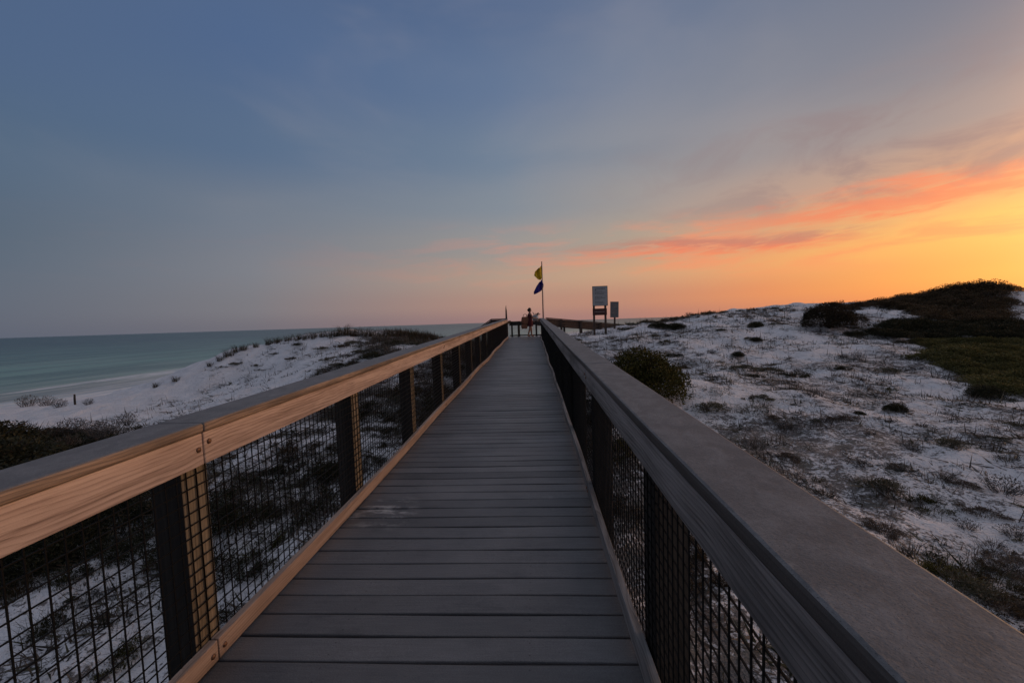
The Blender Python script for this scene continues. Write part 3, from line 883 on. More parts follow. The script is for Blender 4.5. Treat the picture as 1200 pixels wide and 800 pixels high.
for s in (-1, 1):
    m = MB(); m.dome((.098, s * .032, 1.55), .011, (1, s * .3, 0)); m.build('eye', M['hair'], per, smooth=True)
m = MB(); m.tube([(.103, -.025, 1.495), (.108, 0, 1.493), (.103, .025, 1.495)], .006, 6); m.build('mouth', M['tote'], per)

# tote bags and the grey beach bag
def tote(name, label, loc, w, d, h, mat, strap, rot=0):
    root = empty(name, loc, (0, 0, rot)); tag(root, label, 'bag')
    prof = []
    vs, fs = [], []
    n = 20
    for i, (z, s) in enumerate([(0, .80), (.03, .93), (h * .35, 1.04), (h * .7, 1.0), (h, .86)]):
        for k in range(n):
            a = 2 * PI * k / n
            ca, sa = math.cos(a), math.sin(a)
            x = math.copysign(abs(ca) ** .55, ca) * w / 2 * s; yv = math.copysign(abs(sa) ** .55, sa) * d / 2 * s
            vs.append((x, yv, z + .02 * math.sin(a * 2 + i)))
    for i in range(4):
        for k in range(n): fs.append((i * n + k, i * n + (k + 1) % n, (i + 1) * n + (k + 1) % n, (i + 1) * n + k))
    fs.append(tuple(range(n - 1, -1, -1))); fs.append(tuple(4 * n + k for k in range(n)))
    m = MB(); m.add(vs, fs); m.build('bag_body', mat, root, smooth=False, bevel=.006)
    for s in (-1, 1):
        m = MB(); m.tube([(-w * .28, s * d * .38, h * .9), (-w * .2, s * d * .2, h + strap * .7), (0, 0, h + strap), (w * .2, s * d * .2, h + strap * .7), (w * .28, s * d * .38, h * .9)], .012, 6); m.build('strap', mat, root, smooth=True)
    return root
tb = tote('tote_bag', 'tan tote bag hanging from the left shoulder of the person', (PX - .27, PYY - .06, PZ + .74), .44, .22, .42, M['tote'], .18, R(12))
tb2 = tote('beach_bag', 'rust brown lower bag slung behind the hip of the person', (PX - .33, PYY - .08, PZ + .50), .36, .20, .22, M['tote'], .02, R(12))
gb = empty('grey_bag', (at(627.5, 377, PY0 + 1.75).x, PY0 + 1.84, PZ + .942))
tag(gb, 'grey bag with a white bundle and dark things poking out, on the end railing', 'bag')
vs, fs = lathe([(0, .15, .12, 0), (.06, .185, .15, 0), (.2, .19, .15, .01), (.3, .16, .13, .015), (.34, .13, .1, .02)], 16, wave=.05)
m = MB(); m.add(vs, fs + [tuple(range(15, -1, -1)), tuple(64 + k for k in range(16))]); m.build('bag_body', M['grey_bag'], gb, smooth=True)
m = MB(); m.dome((.12, -.07, .16), .10, (0.3, -1, .2), 12, 4, .8); m.build('white_bundle', M['white'], gb, smooth=True)
for i, (a, b, r) in enumerate((((-.05, 0, .3), (-.16, .02, .52), .02), ((.03, 0, .3), (.22, 0, .47), .035), ((0, .02, .3), (.0, .05, .46), .018), ((.06, -.03, .3), (.3, -.02, .38), .03))):
    m = MB(); m.tube([a, ((a[0] + b[0]) / 2, .01, (a[2] + b[2]) / 2 + .03), b], [r, r * 1.2, r * .6], 7); m.build('packed_item', M['dark_cloth'], gb, smooth=True)

# ------------------------------------------------------------------ vegetation meshes
def leaf_cloud(n, lumps, size, seed, shell=.55, up=.3, stretch=1.6):
    """diamond leaves scattered through overlapping lumps: (centre, radii)"""
    g = np.random.default_rng(seed)
    vol = np.array([l[1][0] * l[1][1] * l[1][2] for l in lumps]) ** .67; vol /= vol.sum()
    which = g.choice(len(lumps), n, p=vol)
    C = np.array([l[0] for l in lumps])[which]; Rr = np.array([l[1] for l in lumps])[which]
    d = g.normal(size=(n, 3)); d /= np.linalg.norm(d, axis=1, keepdims=True)
    d[:, 2] = np.where(d[:, 2] < -.25, -d[:, 2], d[:, 2])
    rad = shell + (1 - shell) * g.random(n) ** .5
    rad *= 1 + .14 * (vnoise(d[:, 0] * 3 + which * 5.1, d[:, 1] * 3 + d[:, 2] * 4, seed) - .4) * 2
    p = C + d * Rr * rad[:, None]
    a = d * .8 + g.normal(size=(n, 3)) * .65 + np.array([0, 0, up]); a /= np.linalg.norm(a, axis=1, keepdims=True)
    b = np.cross(a, g.normal(size=(n, 3))); b /= np.linalg.norm(b, axis=1, keepdims=True)
    L = size * (.6 + .8 * g.random(n))[:, None]; Wd = L / stretch
    p[:, 2] = np.where(p[:, 2] < .01, .01 + np.abs(p[:, 2]) * .35, p[:, 2])
    v = np.stack([p - a * L * .5, p + b * Wd * .5, p + a * L * .6, p - b * Wd * .5], 1).reshape(-1, 3)
    f = np.arange(n * 4).reshape(-1, 4)
    return v, f

def blades(n, radius, hgt, width, lean, seed, segs=3, droop=.35, base=None):
    g = np.random.default_rng(seed)
    ang = g.random(n) * 2 * PI; rad = radius * np.sqrt(g.random(n))
    b = np.stack([rad * np.cos(ang), rad * np.sin(ang), np.full(n, -.03)], 1)
    a2 = ang + g.normal(size=n) * .8
    ln = lean * (.3 + g.random(n)); Hh = hgt * (.45 + .65 * g.random(n))
    side = np.stack([-np.sin(a2), np.cos(a2), np.zeros(n)], 1)
    vs = []
    for k in range(segs + 1):
        t = k / segs
        c = b + np.stack([np.cos(a2) * ln * t ** 1.5 * Hh, np.sin(a2) * ln * t ** 1.5 * Hh, Hh * (t - droop * t ** 2.5)], 1)
        w = width * (1 - .85 * t)
        vs.append(c - side * w / 2); vs.append(c + side * w / 2)
    Vv = np.stack(vs, 1)            # n, 2(segs+1), 3
    m_ = 2 * (segs + 1)
    f = []
    for k in range(segs):
        f.append(np.stack([np.arange(n) * m_ + 2 * k, np.arange(n) * m_ + 2 * k + 1, np.arange(n) * m_ + 2 * k + 3, np.arange(n) * m_ + 2 * k + 2], 1))
    return Vv.reshape(-1, 3), np.concatenate(f)

def twigs(n, radius, hgt, th, seed):
    """forking dead stems"""
    g = random.Random(seed)
    m = MB()
    for _ in range(n):
        a = g.uniform(0, 2 * PI); r = radius * g.random() * .4
        p = Vector((r * math.cos(a), r * math.sin(a), -.03))
        d = Vector((math.cos(a) * g.uniform(.3, 1.3), math.sin(a) * g.uniform(.3, 1.3), 1)).normalized()
        L = hgt * g.uniform(.5, 1.1)
        mid = p + d * L * .5 + Vector((g.uniform(-.1, .1), g.uniform(-.1, .1), 0)) * L
        end = mid + (d + Vector((g.uniform(-.5, .5), g.uniform(-.5, .5), g.uniform(-.3, .3)))) * L * .45
        m.tube([p, mid, end], [th, th * .7, th * .3], 3, False)
        for _k in range(3):
            q = p.lerp(mid, g.uniform(.5, 1)); e2 = q + Vector((g.uniform(-1, 1), g.uniform(-1, 1), g.uniform(.1, .9))) * L * .35
            m.tube([q, e2], [th * .5, th * .25], 3, False)
    return m

def plant(name, mats_geo):
    """Empty + parts; mats_geo: list of (part name, verts, faces, material)"""
    root = empty(name)
    for pn, v, f, mt in mats_geo: raw_mesh(pn, v, f, mt, root)
    return root
def mb_arrays(m):
    fs = [f for f in m.f if len(f) == 4]
    return np.array([tuple(p) for p in m.v]), np.array(fs)
def stems(n, spread, hgt, th, seed):
    m = MB(); g = random.Random(seed)
    for _ in range(n):
        a = g.uniform(0, 2 * PI); k = g.uniform(.2, 1) * spread
        m.tube([(0, 0, -.1), (k * .35 * math.cos(a), k * .35 * math.sin(a), hgt * .5), (k * math.cos(a), k * math.sin(a), hgt * g.uniform(.7, 1))], [th, th * .7, th * .3], 5, False)
    return mb_arrays(m)

def lumps_for(w, h, n, seed, flat=1.0):
    """overlapping mounds that all sit on the ground"""
    g = random.Random(seed); out = []
    for i in range(n):
        a = g.uniform(0, 2 * PI); r = g.uniform(.08, .36) * w
        rr = g.uniform(.16, .30) * w * (1.15 - .6 * r / w)
        hh = h * g.uniform(.6, 1.0) * (1 - (r / w) ** 2 * 2.6)
        out.append(((r * math.cos(a), r * math.sin(a), hh * .30), (rr, rr, hh * .70)))
    out.append(((0, 0, h * .28), (w * .36, w * .36, h * .62)))
    return out

protos = []
def proto(name, geo):
    o = plant(name, geo); protos.append(o); return o

# dense rounded shrub: unit width 1, height .7
def shrub_proto(seed, w, h, n, size, leafm, nl=7, name='shrub', st=1.6, sh=.5):
    v, f = leaf_cloud(n, lumps_for(w, h, nl, seed), size, seed, sh, .35, st)
    sv, sf = stems(7, w * .38, h * .8, .012 * w + .004, seed)
    return proto(name, [('foliage', v, f, leafm), ('stem', sv, sf, M['stem'])])
S_olive = shrub_proto(1, 1.0, .78, 26000, .022, M['leaf_olive'], 18, sh=.78)
S_dome = shrub_proto(5, 1.0, .56, 20000, .020, M['leaf_dome'], 5, st=2.0, sh=.80)
S_scrub = [shrub_proto(10 + i, 1.0, .55, 6500, .034, M['leaf_brown'], 9, st=2.4) for i in range(2)]
S_dark = [shrub_proto(20 + i, 1.0, .50, 6500, .036, M['leaf_dark'], 9, st=2.4) for i in range(3)]
S_green = [shrub_proto(30 + i, 1.0, .42, 6000, .034, M['leaf_green'], 10, st=2.2) for i in range(2)]
S_low = [shrub_proto(40 + i, 1.0, .34, 1500, .055, (M['tuft_green'], M['leaf_green'], M['leaf_dark'])[i], 7, st=4.0) for i in range(3)]
def rag_proto(seed, mt, hgt=.34):
    g = random.Random(seed); L = []
    for i in range(15):
        a = g.uniform(0, 2 * PI); r = .5 * g.random() ** .7
        rr = g.uniform(.07, .17); hh = hgt * g.uniform(.25, 1.0) * (1 - r * 1.1)
        L.append(((r * math.cos(a) * 1.15, r * math.sin(a) * .8, hh * .35), (rr, rr * g.uniform(.7, 1.2), hh * .7)))
    v, f = leaf_cloud(2300, L, .042, seed, .25, .5, 3.6)
    v2, f2 = blades(140, .48, hgt * 1.25, .011, .9, seed + 1, 3, .3)
    m = twigs(16, .5, hgt * 1.3, .006, seed + 2); v3, f3 = mb_arrays(m)
    return proto('shrub', [('foliage', v, f, mt), ('blades', v2, f2, mt), ('stem', v3, f3, M['tuft_dead'])])
S_rag = [rag_proto(140 + i, (M['leaf_dark'], M['leaf_dark'], M['leaf_brown'], M['leaf_olive'])[i]) for i in range(4)]
S_ragt = [rag_proto(150 + i, (M['tuft_green'], M['tuft_dead'])[i], .24) for i in range(2)]
def tuft_proto(kind, seed):
    if kind == 'grass':
        v, f = blades(110, .16, .42, .010, .55, seed, 3, .35); return proto('dune_grass', [('blades', v, f, M['grass'])])
    if kind == 'green':
        v, f = blades(150, .30, .26, .012, 1.0, seed, 2, .3); return proto('plant_tuft', [('blades', v, f, M['tuft_green'])])
    if kind == 'dead':
        m = twigs(34, .45, .34, .007, seed); v, f = mb_arrays(m); v2, f2 = blades(60, .34, .16, .012, 1.4, seed, 2, .3)
        return proto('plant_tuft', [('stem', v, f, M['tuft_dead']), ('blades', v2, f2, M['tuft_dead'])])
    m = twigs(40, .5, .42, .006, seed); v, f = mb_arrays(m); v2, f2 = leaf_cloud(260, [((0, 0, .16), (.36, .36, .2))], .035, seed, .2)
    return proto('plant_tuft', [('stem', v, f, M['tuft_grey']), ('foliage', v2, f2, M['tuft_grey'])])
T = {k: [tuft_proto(k, 50 + 7 * i + j) for j in range(2)] for i, k in enumerate(('grass', 'green', 'dead', 'grey'))}
used = set()
def put(p, loc, sc_, rz=None, sz=None, label=None, cat=None, group=None):
    o = p if p.name not in used else copy_tree(p)
    used.add(o.name)
    o.location = loc
    s3 = sc_ if hasattr(sc_, '__len__') else (sc_, sc_, sz if sz else sc_)
    o.scale = s3
    o.rotation_euler = (0, 0, random.uniform(0, 6.28) if rz is None else rz)
    tag(o, label, cat, group)
    return o

random.seed(21)
# -- the big rounded bush beside the right railing
g0 = at(764, 472, 9.3)
put(S_olive, (g0.x - .16, g0.y, Hs(g0.x, g0.y) - .06), (1.95, 1.7, 1.72), 0.6, None, 'dense round olive green bush standing just beyond the right railing', 'bush')
gp, d = ground_at(738, 420)
o = put(S_dark[0], gp, .45, 1.0, .5, 'little dark bush peeking over the top of the round olive bush', 'bush')

# -- brown scrub on the ridge to the right
GRP = 'brown scrub on the right hand ridge'
LAB = 'dense brown scrub bush in the thicket crowning the right hand dune'
def inside(poly, x, y):
    c = False
    for (x0, y0), (x1, y1) in zip(poly, poly[1:] + poly[:1]):
        if (y0 > y) != (y1 > y) and x < (x1 - x0) * (y - y0) / (y1 - y0) + x0: c = not c
    return c
def fill(poly, n, seed, mind):
    """ground points scattered evenly through the patch of ground that the outline encloses"""
    g = random.Random(seed); out = []
    xs, ys = [p[0] for p in poly], [p[1] for p in poly]
    tries = 0
    while len(out) < n and tries < 6000:
        tries += 1
        x, y = g.uniform(min(xs), max(xs)), g.uniform(min(ys), max(ys))
        if not inside(poly, x, y): continue
        p, d = ground_at(x, y)
        if d > 45 or any((p - q).length < mind for q, _, _ in out): continue
        out.append((p, x, y))
    return out
for px, py, d, w, h in ((993, 364, 26, 1.3, .55), (1002, 362, 26.5, 1.4, .6), (1010, 360, 27, 1.3, .6), (1030, 358, 28, 1.6, .75), (1050, 357, 28, 1.8, .8), (1072, 357, 28, 2.0, .9), (1092, 354, 28, 2.0, 1.0), (1110, 350, 28, 2.0, 1.1), (1125, 348, 27.5, 2.1, 1.15), (1145, 348, 27, 2.2, 1.2),
                        (1162, 349, 27, 2.0, 1.1), (1177, 352, 26.5, 1.6, .8)):
    p = at(px, py, d); p.z = Hs(p.x, p.y)
    put(random.choice(S_scrub), p - Vector((0, 0, .12)), (w * 1.2, w * 1.2, h * (1.8 if 1085 < px < 1165 else 1.55)), None, None, LAB, 'bush', GRP)
for p, x, y in fill([(1000, 362), (1060, 352), (1180, 346), (1182, 358), (1166, 364), (1160, 378), (1100, 378), (1050, 362)], 34, 1, .8):
    w = random.uniform(1.6, 2.3)
    put(random.choice(S_scrub), p - Vector((0, 0, .1)), (w, w, random.uniform(.9, 1.35)), None, None, LAB, 'bush', GRP)
for px, py, d_ in ((1052, 349, 28), (1068, 347, 28), (1083, 343, 28), (1096, 341, 28), (1108, 338, 28), (1117, 336, 27.5), (1128, 334, 27.5), (1138, 333, 27), (1150, 332, 27), (1159, 332, 27), (1168, 333, 27), (1178, 338, 26.5), (1030, 352, 28)):
    p = at(px, py + 5, d_)
    put(random.choice([T['dead'][0], T['dead'][1], T['grey'][1]]), p, (1.0, 1.0, 1.05), None, None, 'thin bare stems sticking up from the top of the ridge thicket', 'twigs', 'bare stems on the ridge thicket')
for px, w in ((735, .9), (748, .7), (763, .8), (777, 1.0), (806, .9), (818, .7), (838, .9), (856, .8), (878, 1.0), (896, .7), (915, .8), (930, .7)):
    p, d = ground_at(px, 372 if px < 860 else 364)
    put(T['grass'][0], p, (w, w, w * .9), None, None, 'thin tuft of grass on the skyline of the right hand dune', 'grass tuft', 'skyline grass of the right hand dune')
for px, w, k in ((742, .9, 0), (757, 1.1, 2), (771, .8, 1), (786, 1.2, 0), (801, .9, 2), (815, .8, 1), (832, 1.1, 2), (850, .9, 0), (868, .7, 1), (884, .9, 2), (905, .8, 0)):
    p, d = ground_at(px, 374 - (px - 740) * .075)
    put(S_rag[k], p - Vector((0, 0, .04)), (w, w, w * .75), None, None, 'dark ragged shrub along the skyline right of the signs', 'shrub', 'skyline shrubs right of the signs')
p, d = ground_at(972, 384)
put(S_dome, p - Vector((0, 0, .10)), (3.5, 2.4, 2.5), .3, None, 'broad domed dark brown bush alone left of the ridge thicket', 'bush')
GRP = 'dark scrub below the right hand ridge'
LAB = 'low dark scrub bush in the band below the right hand ridge thicket'
for p, x, y in fill([(998, 393), (1040, 382), (1090, 379), (1210, 383), (1230, 398), (1100, 399), (1040, 394)], 34, 2, .65):
    w = random.uniform(1.2, 2.0) * (.7 if x < 1030 else 1)
    put(random.choice(S_dark), p - Vector((0, 0, .1)), (w, w, random.uniform(.75, 1.1) * (.6 if x < 1040 else 1)), None, None, LAB, 'bush', GRP)
GRP = 'green scrub patch at the right edge'
LAB = 'low olive green shrub in the patch at the right edge below the dark scrub'
for p, x, y in fill([(1082, 402), (1130, 399), (1240, 400), (1250, 470), (1185, 462), (1130, 440), (1100, 425)], 46, 3, .6):
    w = random.uniform(1.1, 1.8)
    put(random.choice(S_green), p - Vector((0, 0, .06)), (w, w, w * random.uniform(.45, .75)), None, None, LAB, 'bush', GRP)
# -- near left: dark coastal scrub behind the railing
GRP = 'dark scrub left of the railing'
LAB = 'dark bushy scrub in the thicket beyond the left railing above the beach'
for px, py, d, w, h in ((5, 545, 7.5, 2.0, .75), (35, 540, 8, 2.0, .7), (70, 535, 8.5, 1.9, .6), (15, 515, 9.5, 2.2, .8), (50, 515, 9.8, 1.8, .65), (100, 528, 9.5, 1.9, .55), (130, 520, 10, 1.8, .55), (160, 512, 10.5, 1.5, .42), (-25, 530, 8.5, 2.2, .9), (-40, 560, 7, 2.2, .9), (10, 580, 6.4, 1.6, .5),
                        (190, 506, 11, 1.2, .35), (60, 590, 6.0, 1.5, .5), (30, 625, 5.0, 1.1, .45), (-10, 640, 4.8, 1.3, .5), (100, 570, 6.5, 1.5, .45), (150, 552, 7.2, 1.3, .4)):
    if px > 170: continue
    p = at(px, py, d); p.z = Hs(p.x, p.y)
    put(random.choice([S_dark[0], S_dark[1], S_rag[0], S_rag[1], S_rag[3]] if px < 95 else S_rag[:3]), p - Vector((0, 0, .08)), (w * 1.15, w * 1.15, h * 1.75), None, None, LAB, 'bush', GRP)
GRP = 'dark bushes seen through the left wire mesh'
LAB = 'low dark bush on sand seen through the left wire mesh'
def fill_left(): return fill([(-30, 590), (120, 585), (250, 560), (330, 530), (400, 490), (470, 455), (560, 412), (585, 403), (565, 440), (460, 530), (340, 640), (262, 690), (250, 630), (120, 668), (-30, 690)], 62, 4, .25)
for p, x, y in fill_left():
    w = random.uniform(.4, .85) * (1 + .5 * (p.y > 9))
    put(random.choice([S_rag[0], S_rag[0], S_rag[1], S_rag[2], S_ragt[0], S_dark[2]]), p - Vector((0, 0, .04)), (w * 1.2, w * 1.2, w * random.uniform(.7, 1.1)), None, None, LAB, 'bush', GRP)
for px, py, w, h in ((60, 735, .35, .25), (225, 700, .4, .2), (320, 640, .5, .2), (30, 690, .4, .25), (285, 720, .35, .2), (140, 770, .3, .2), (100, 700, .25, .15), (185, 660, .3, .2)):
    p, d = ground_at(px, py)
    put(random.choice(S_rag), p - Vector((0, 0, .04)), (w * 1.2, w * 1.2, h * 2.2), None, None, LAB, 'bush', GRP)

# -- grass on the crest of the left dune
GRP = 'dune grass on the left dune crest'
LAB = 'dark tuft of dune grass on the crest of the white dune to the left'
for px, py, s in ((246, 428, .7), (258, 421, .9), (268, 416, 1.2), (278, 411, 1.2), (286, 409, .9), (300, 405, .8), (316, 402, 1.2), (326, 400, 1.0), (338, 398, 1.0), (349, 397, 1.1), (358, 396, .9), (367, 395, 1.1), (379, 393, 1.0), (388, 393, 1.2), (396, 392, 1.0), (403, 391, 1.6),
                  (412, 392, 1.2), (420, 392, 1.2), (430, 392, 1.4), (438, 393, 1.2), (447, 393, 1.2), (456, 393, 1.3), (464, 393, 1.1), (472, 393, 1.2), (482, 394, 1.5), (490, 395, 1.2), (498, 396, 1.0), (508, 397, .9), (183, 452, .7), (206, 446, .8)):
    p, d = ground_at(px, py + 1.5)
    put(random.choice(T['grass']), p, (s * 1.05, s * 1.05, s * 1.2), None, None, LAB, 'grass tuft', GRP)
GRP = 'dark low plants on the left dune'
LAB = 'low dark shrub spread on the white face of the left dune'
for px, py, w in ((350, 404, .7), (376, 408, .8), (404, 406, .9), (420, 402, 1.2), (428, 412, 1.0), (462, 404, 1.2), (480, 402, 1.4), (492, 403, 1.2), (386, 421, .9), (400, 428, 1.0), (415, 426, .9), (343, 420, .6), (306, 433, .5), (322, 414, .6), (280, 426, .8), (302, 428, .7), (365, 434, .4), (335, 441, .35), (262, 430, .6), (440, 418, 1.2)):
    p, d = ground_at(px, py)
    put(random.choice([S_rag[0], S_rag[2], S_ragt[0], S_ragt[0]]), p - Vector((0, 0, .03)), (w * .95, w * .95, w * .7), None, None, LAB, 'shrub', GRP)
for px, py, d, s in ((12, 505, 9.4, .9), (28, 510, 9.2, .8), (45, 512, 9.5, .9), (62, 515, 9.6, .7), (85, 520, 9.6, .8), (108, 522, 9.6, .7), (128, 518, 10, .8), (150, 512, 10.4, .7), (40, 545, 8, .8), (80, 540, 8.2, .7), (118, 535, 8.8, .7)):
    p = at(px, py, d); p.z = Hs(p.x, p.y) + .18
    put(random.choice([T['dead'][0], T['grey'][1]]), p, (s, s, s * 1.15), None, None, 'thin bare stems poking out of the dark scrub left of the railing', 'twigs', 'bare stems in the left scrub')
# bare twiggy stems in front of the beach
GRP = 'bare twigs by the beach'
for px, py, s in ((33, 476, 1.3), (55, 475, 1.1), (70, 477, .7), (104, 474, .5)):
    p, d = ground_at(px, py)
    put(T['grey'][0], p, s, None, s * 1.3, 'bare twiggy stems standing between the left scrub and the beach', 'twigs', GRP)
p, d = ground_at(88, 474)
m = MB(); m.tube([(0, 0, -.2), (0, 0, .25), (.01, 0, .42)], [.035, .035, .03], 8); o = m.build('beach_stake', M['dark_wood'], None, loc=p); tag(o, 'short dark stake on the sand near the waterline', 'stake')

# -- right dune: the tufts one can pick out
LT = {'g': 'low grey green shrub tuft spread on the white sand right of the boardwalk', 'd': 'small dark rounded shrub on the white sand right of the boardwalk',
      'b': 'brown dead tuft of stems on the sand right of the boardwalk', 'y': 'grey twiggy upright shrub on the sand right of the boardwalk'}
GT = {'g': 'grey green tufts on the right sand', 'd': 'dark shrubs on the right sand', 'b': 'dead tufts on the right sand', 'y': 'grey twiggy shrubs on the right sand'}
def tuft(px, py, wpx, kind, label=None):
    p, d = ground_at(px, py)
    w = wpx * d / F * 1.05
    if kind == 'g': o = put(random.choice([S_low[0], S_ragt[0], S_ragt[0], T['green'][1]]), p - Vector((0, 0, .02)), (w, w, min(w, .75) * .8))
    elif kind == 'd': o = put(random.choice([S_rag[0], S_rag[1], S_rag[3], S_dark[1]]), p - Vector((0, 0, .03)), (w, w, min(w, .9) * .85))
    elif kind == 'b': o = put(random.choice([T['dead'][0], T['dead'][1], S_ragt[1]]), p, (w, w, min(w * .9, .7)))
    else: o = put(random.choice(T['grey']), p, (w, w, min(w * .9, .7)))
    tag(o, label or LT[kind], 'shrub', None if label else GT[kind])
for a in ((780, 400, 13, 'd', 'small dark ball shaped shrub among the tufts past the olive bush'), (793, 400, 8, 'd'), (792, 385, 30, 'd'), (773, 384, 26, 'd'), (736, 386, 24, 'd'), (789, 385, 26, 'g'), (829, 366, 16, 'd'), (845, 367, 11, 'd'),
          (792, 370, 18, 'b'), (760, 376, 22, 'g'), (908, 380, 28, 'g'), (886, 384, 22, 'd'), (887, 400, 15, 'd'), (985, 432, 26, 'd'), (928, 441, 34, 'd', 'dark mounded shrub in the middle of the right hand sand'), (906, 428, 18, 'g'), (864, 418, 18, 'd'), (953, 452, 12, 'd'),
          (950, 464, 22, 'y'), (1039, 437, 30, 'g'), (1041, 457, 17, 'd'), (1006, 420, 22, 'y'), (1060, 402, 24, 'd'), (1153, 466, 42, 'd'), (1190, 470, 24, 'd'), (835, 424, 40, 'g'), (866, 432, 46, 'g'), (898, 434, 34, 'g'), (820, 417, 20, 'b'),
          (1050, 481, 27, 'd'), (1006, 485, 14, 'd'), (1116, 522, 38, 'g'), (1164, 514, 28, 'g'), (1038, 576, 55, 'g', 'bright olive shrub in front of pale sand near the right railing'), (965, 494, 26, 'b'), (988, 492, 30, 'b'), (1068, 528, 26, 'y'), (1089, 592, 48, 'd'),
          (966, 582, 42, 'b'), (1029, 622, 46, 'b'), (1134, 620, 34, 'y'), (1095, 672, 60, 'd', 'dark brown green ground shrub beside the lower right railing cap'), (1130, 690, 70, 'g'), (1175, 672, 60, 'y'), (1176, 578, 60, 'y'), (948, 556, 14, 'b'), (927, 538, 30, 'b'), (1105, 562, 40, 'b'), (1125, 568, 30, 'b'),
          (830, 481, 50, 'g'), (880, 480, 50, 'g'), (835, 462, 22, 'g'), (887, 467, 36, 'g'), (887, 526, 34, 'y'), (920, 503, 36, 'b'), (954, 496, 20, 'g'), (848, 514, 12, 'b'), (1010, 545, 30, 'b'), (1050, 548, 26, 'b'), (1180, 540, 40, 'b'), (1150, 600, 40, 'b'),
          (1190, 630, 40, 'y'), (1165, 645, 36, 'b'), (1060, 650, 40, 'b'), (1195, 500, 30, 'g'), (1020, 510, 22, 'y'), (1080, 500, 24, 'b'), (905, 490, 18, 'b'), (1180, 710, 60, 'b')):
    tuft(*a)
GRP = 'dark bushes seen through the right wire mesh'
for x, y_, w, h in ((1.1, 2.4, .7, .3), (1.4, 3.9, .8, .35), (1.0, 4.9, .8, .35), (1.2, 6.6, .9, .4), (1.3, 8.4, 1.0, .4), (1.0, 9.8, 1.1, .4)):
    put(random.choice(S_rag), Vector((x, y_, Hs(x, y_) - .03)), (w, w, h * 1.5), None, None, 'low dark bush on sand seen through the right wire mesh', 'bush', GRP)
GRP = 'scrub beside the lower right railing'
for p, x, y in fill([(1085, 668), (1120, 650), (1230, 640), (1260, 760), (1190, 735)], 16, 6, .16):
    w = random.uniform(.35, .6)
    put(random.choice([S_rag[2], S_rag[2], S_rag[3], S_rag[0], S_ragt[1]]), p - Vector((0, 0, .03)), (w, w, w * .6), None, None, 'brown green ragged shrub in the patch beside the lower right railing cap', 'shrub', GRP)
g = random.Random(77)
cnt = 0
while cnt < 120:
    x, y_ = g.uniform(1.2, 24), 3.0 + 26 * g.random() ** 1.15
    if float(litter(np.array([x]), np.array([y_]))[0]) < g.uniform(.2, .7): continue
    k = g.choice('ggdbbyy'); w = g.uniform(.16, .5) * (1 + y_ / 40)
    p = Vector((x, y_, Hs(x, y_)))
    if k == 'g': o = put(g.choice([S_ragt[0], T['green'][0], S_low[0]]), p, (w, w, w * .7))
    elif k == 'd': o = put(g.choice([S_rag[0], S_rag[1], S_rag[2]]), p, (w, w, w * .8))
    elif k == 'b': o = put(g.choice(T['dead']), p, (w, w, w * .8))
    else: o = put(g.choice(T['grey']), p, (w, w, w * .9))
    tag(o, LT[k], 'shrub', GT[k]); cnt += 1
for p_ in protos:
    if p_.name not in used:
        for ch in list(p_.children): bpy.data.objects.remove(ch)
        bpy.data.objects.remove(p_)

# -- ground cover nobody could count: stems, twigs and debris strewn on the sand
def cover():
    g = np.random.default_rng(99)
    n = 210000
    x = np.concatenate([g.uniform(.9, 26, int(n * .72)), g.uniform(-7, -1.7, int(n * .22)), g.uniform(-14, -5, n - int(n * .72) - int(n * .22))])
    y = np.where(np.arange(n) < n * .72, 1.5 + 28 * g.random(n) ** 1.35, 1 + 24 * g.random(n))
    pr = litter(x, y) * smooth(.46, .64, fbm(x / .42, y / .42, 61, 3)) * np.where(x > 1.6, .55, 1.3)
    pr = np.maximum(pr, .05 * (x < -5) * (y > 10) * (vnoise(x * 1.4, y * 1.4, 5) > .7))
    keep = g.random(n) < pr
    x, y = x[keep], y[keep]
    k = 7
    m_ = len(x) * k
    S_ = np.repeat((.5 + g.random(len(x)) ** 2 * .9) * (1 + np.clip(y, 0, 40) / 22), k)
    bx = np.repeat(x, k) + g.normal(size=m_) * .06 * S_; by = np.repeat(y, k) + g.normal(size=m_) * .06 * S_
    bz = H(bx, by) - .008
    a = g.random(m_) * 2 * PI
    flat = g.random(m_) < .72
    hh = np.where(flat, g.uniform(.0, .045, m_), g.uniform(.03, .16, m_)); ll = np.where(flat, g.uniform(.06, .22, m_), g.uniform(.02, .09, m_))
    w = np.where(flat, g.uniform(.006, .022, m_), g.uniform(.005, .012, m_))
    hh = hh * S_; ll = ll * S_; w = w * S_
    dx, dy = np.cos(a), np.sin(a)
    b1 = np.stack([bx - dy * w / 2, by + dx * w / 2, bz], 1); b2 = np.stack([bx + dy * w / 2, by - dx * w / 2, bz + w * .4], 1)
    tip = np.stack([bx + dx * ll, by + dy * ll, bz + .012 + hh], 1)
    Vv = np.stack([b1, b2, tip], 1).reshape(-1, 3)
    f = np.arange(m_ * 3).reshape(-1, 3)
    return Vv, f
Vv, f = cover()
mats = [M['tuft_dead'], M['tuft_grey'], M['tuft_green'], M['leaf_dark']]
o = raw_mesh('ground_cover', Vv, f, mats, mi=np.repeat(rng.choice(4, len(f) // 7, p=[.45, .25, .15, .15]), 7))
tag(o, 'brown and grey stems, twigs and dry weed strewn over the white sand', 'ground cover', None, 'stuff')

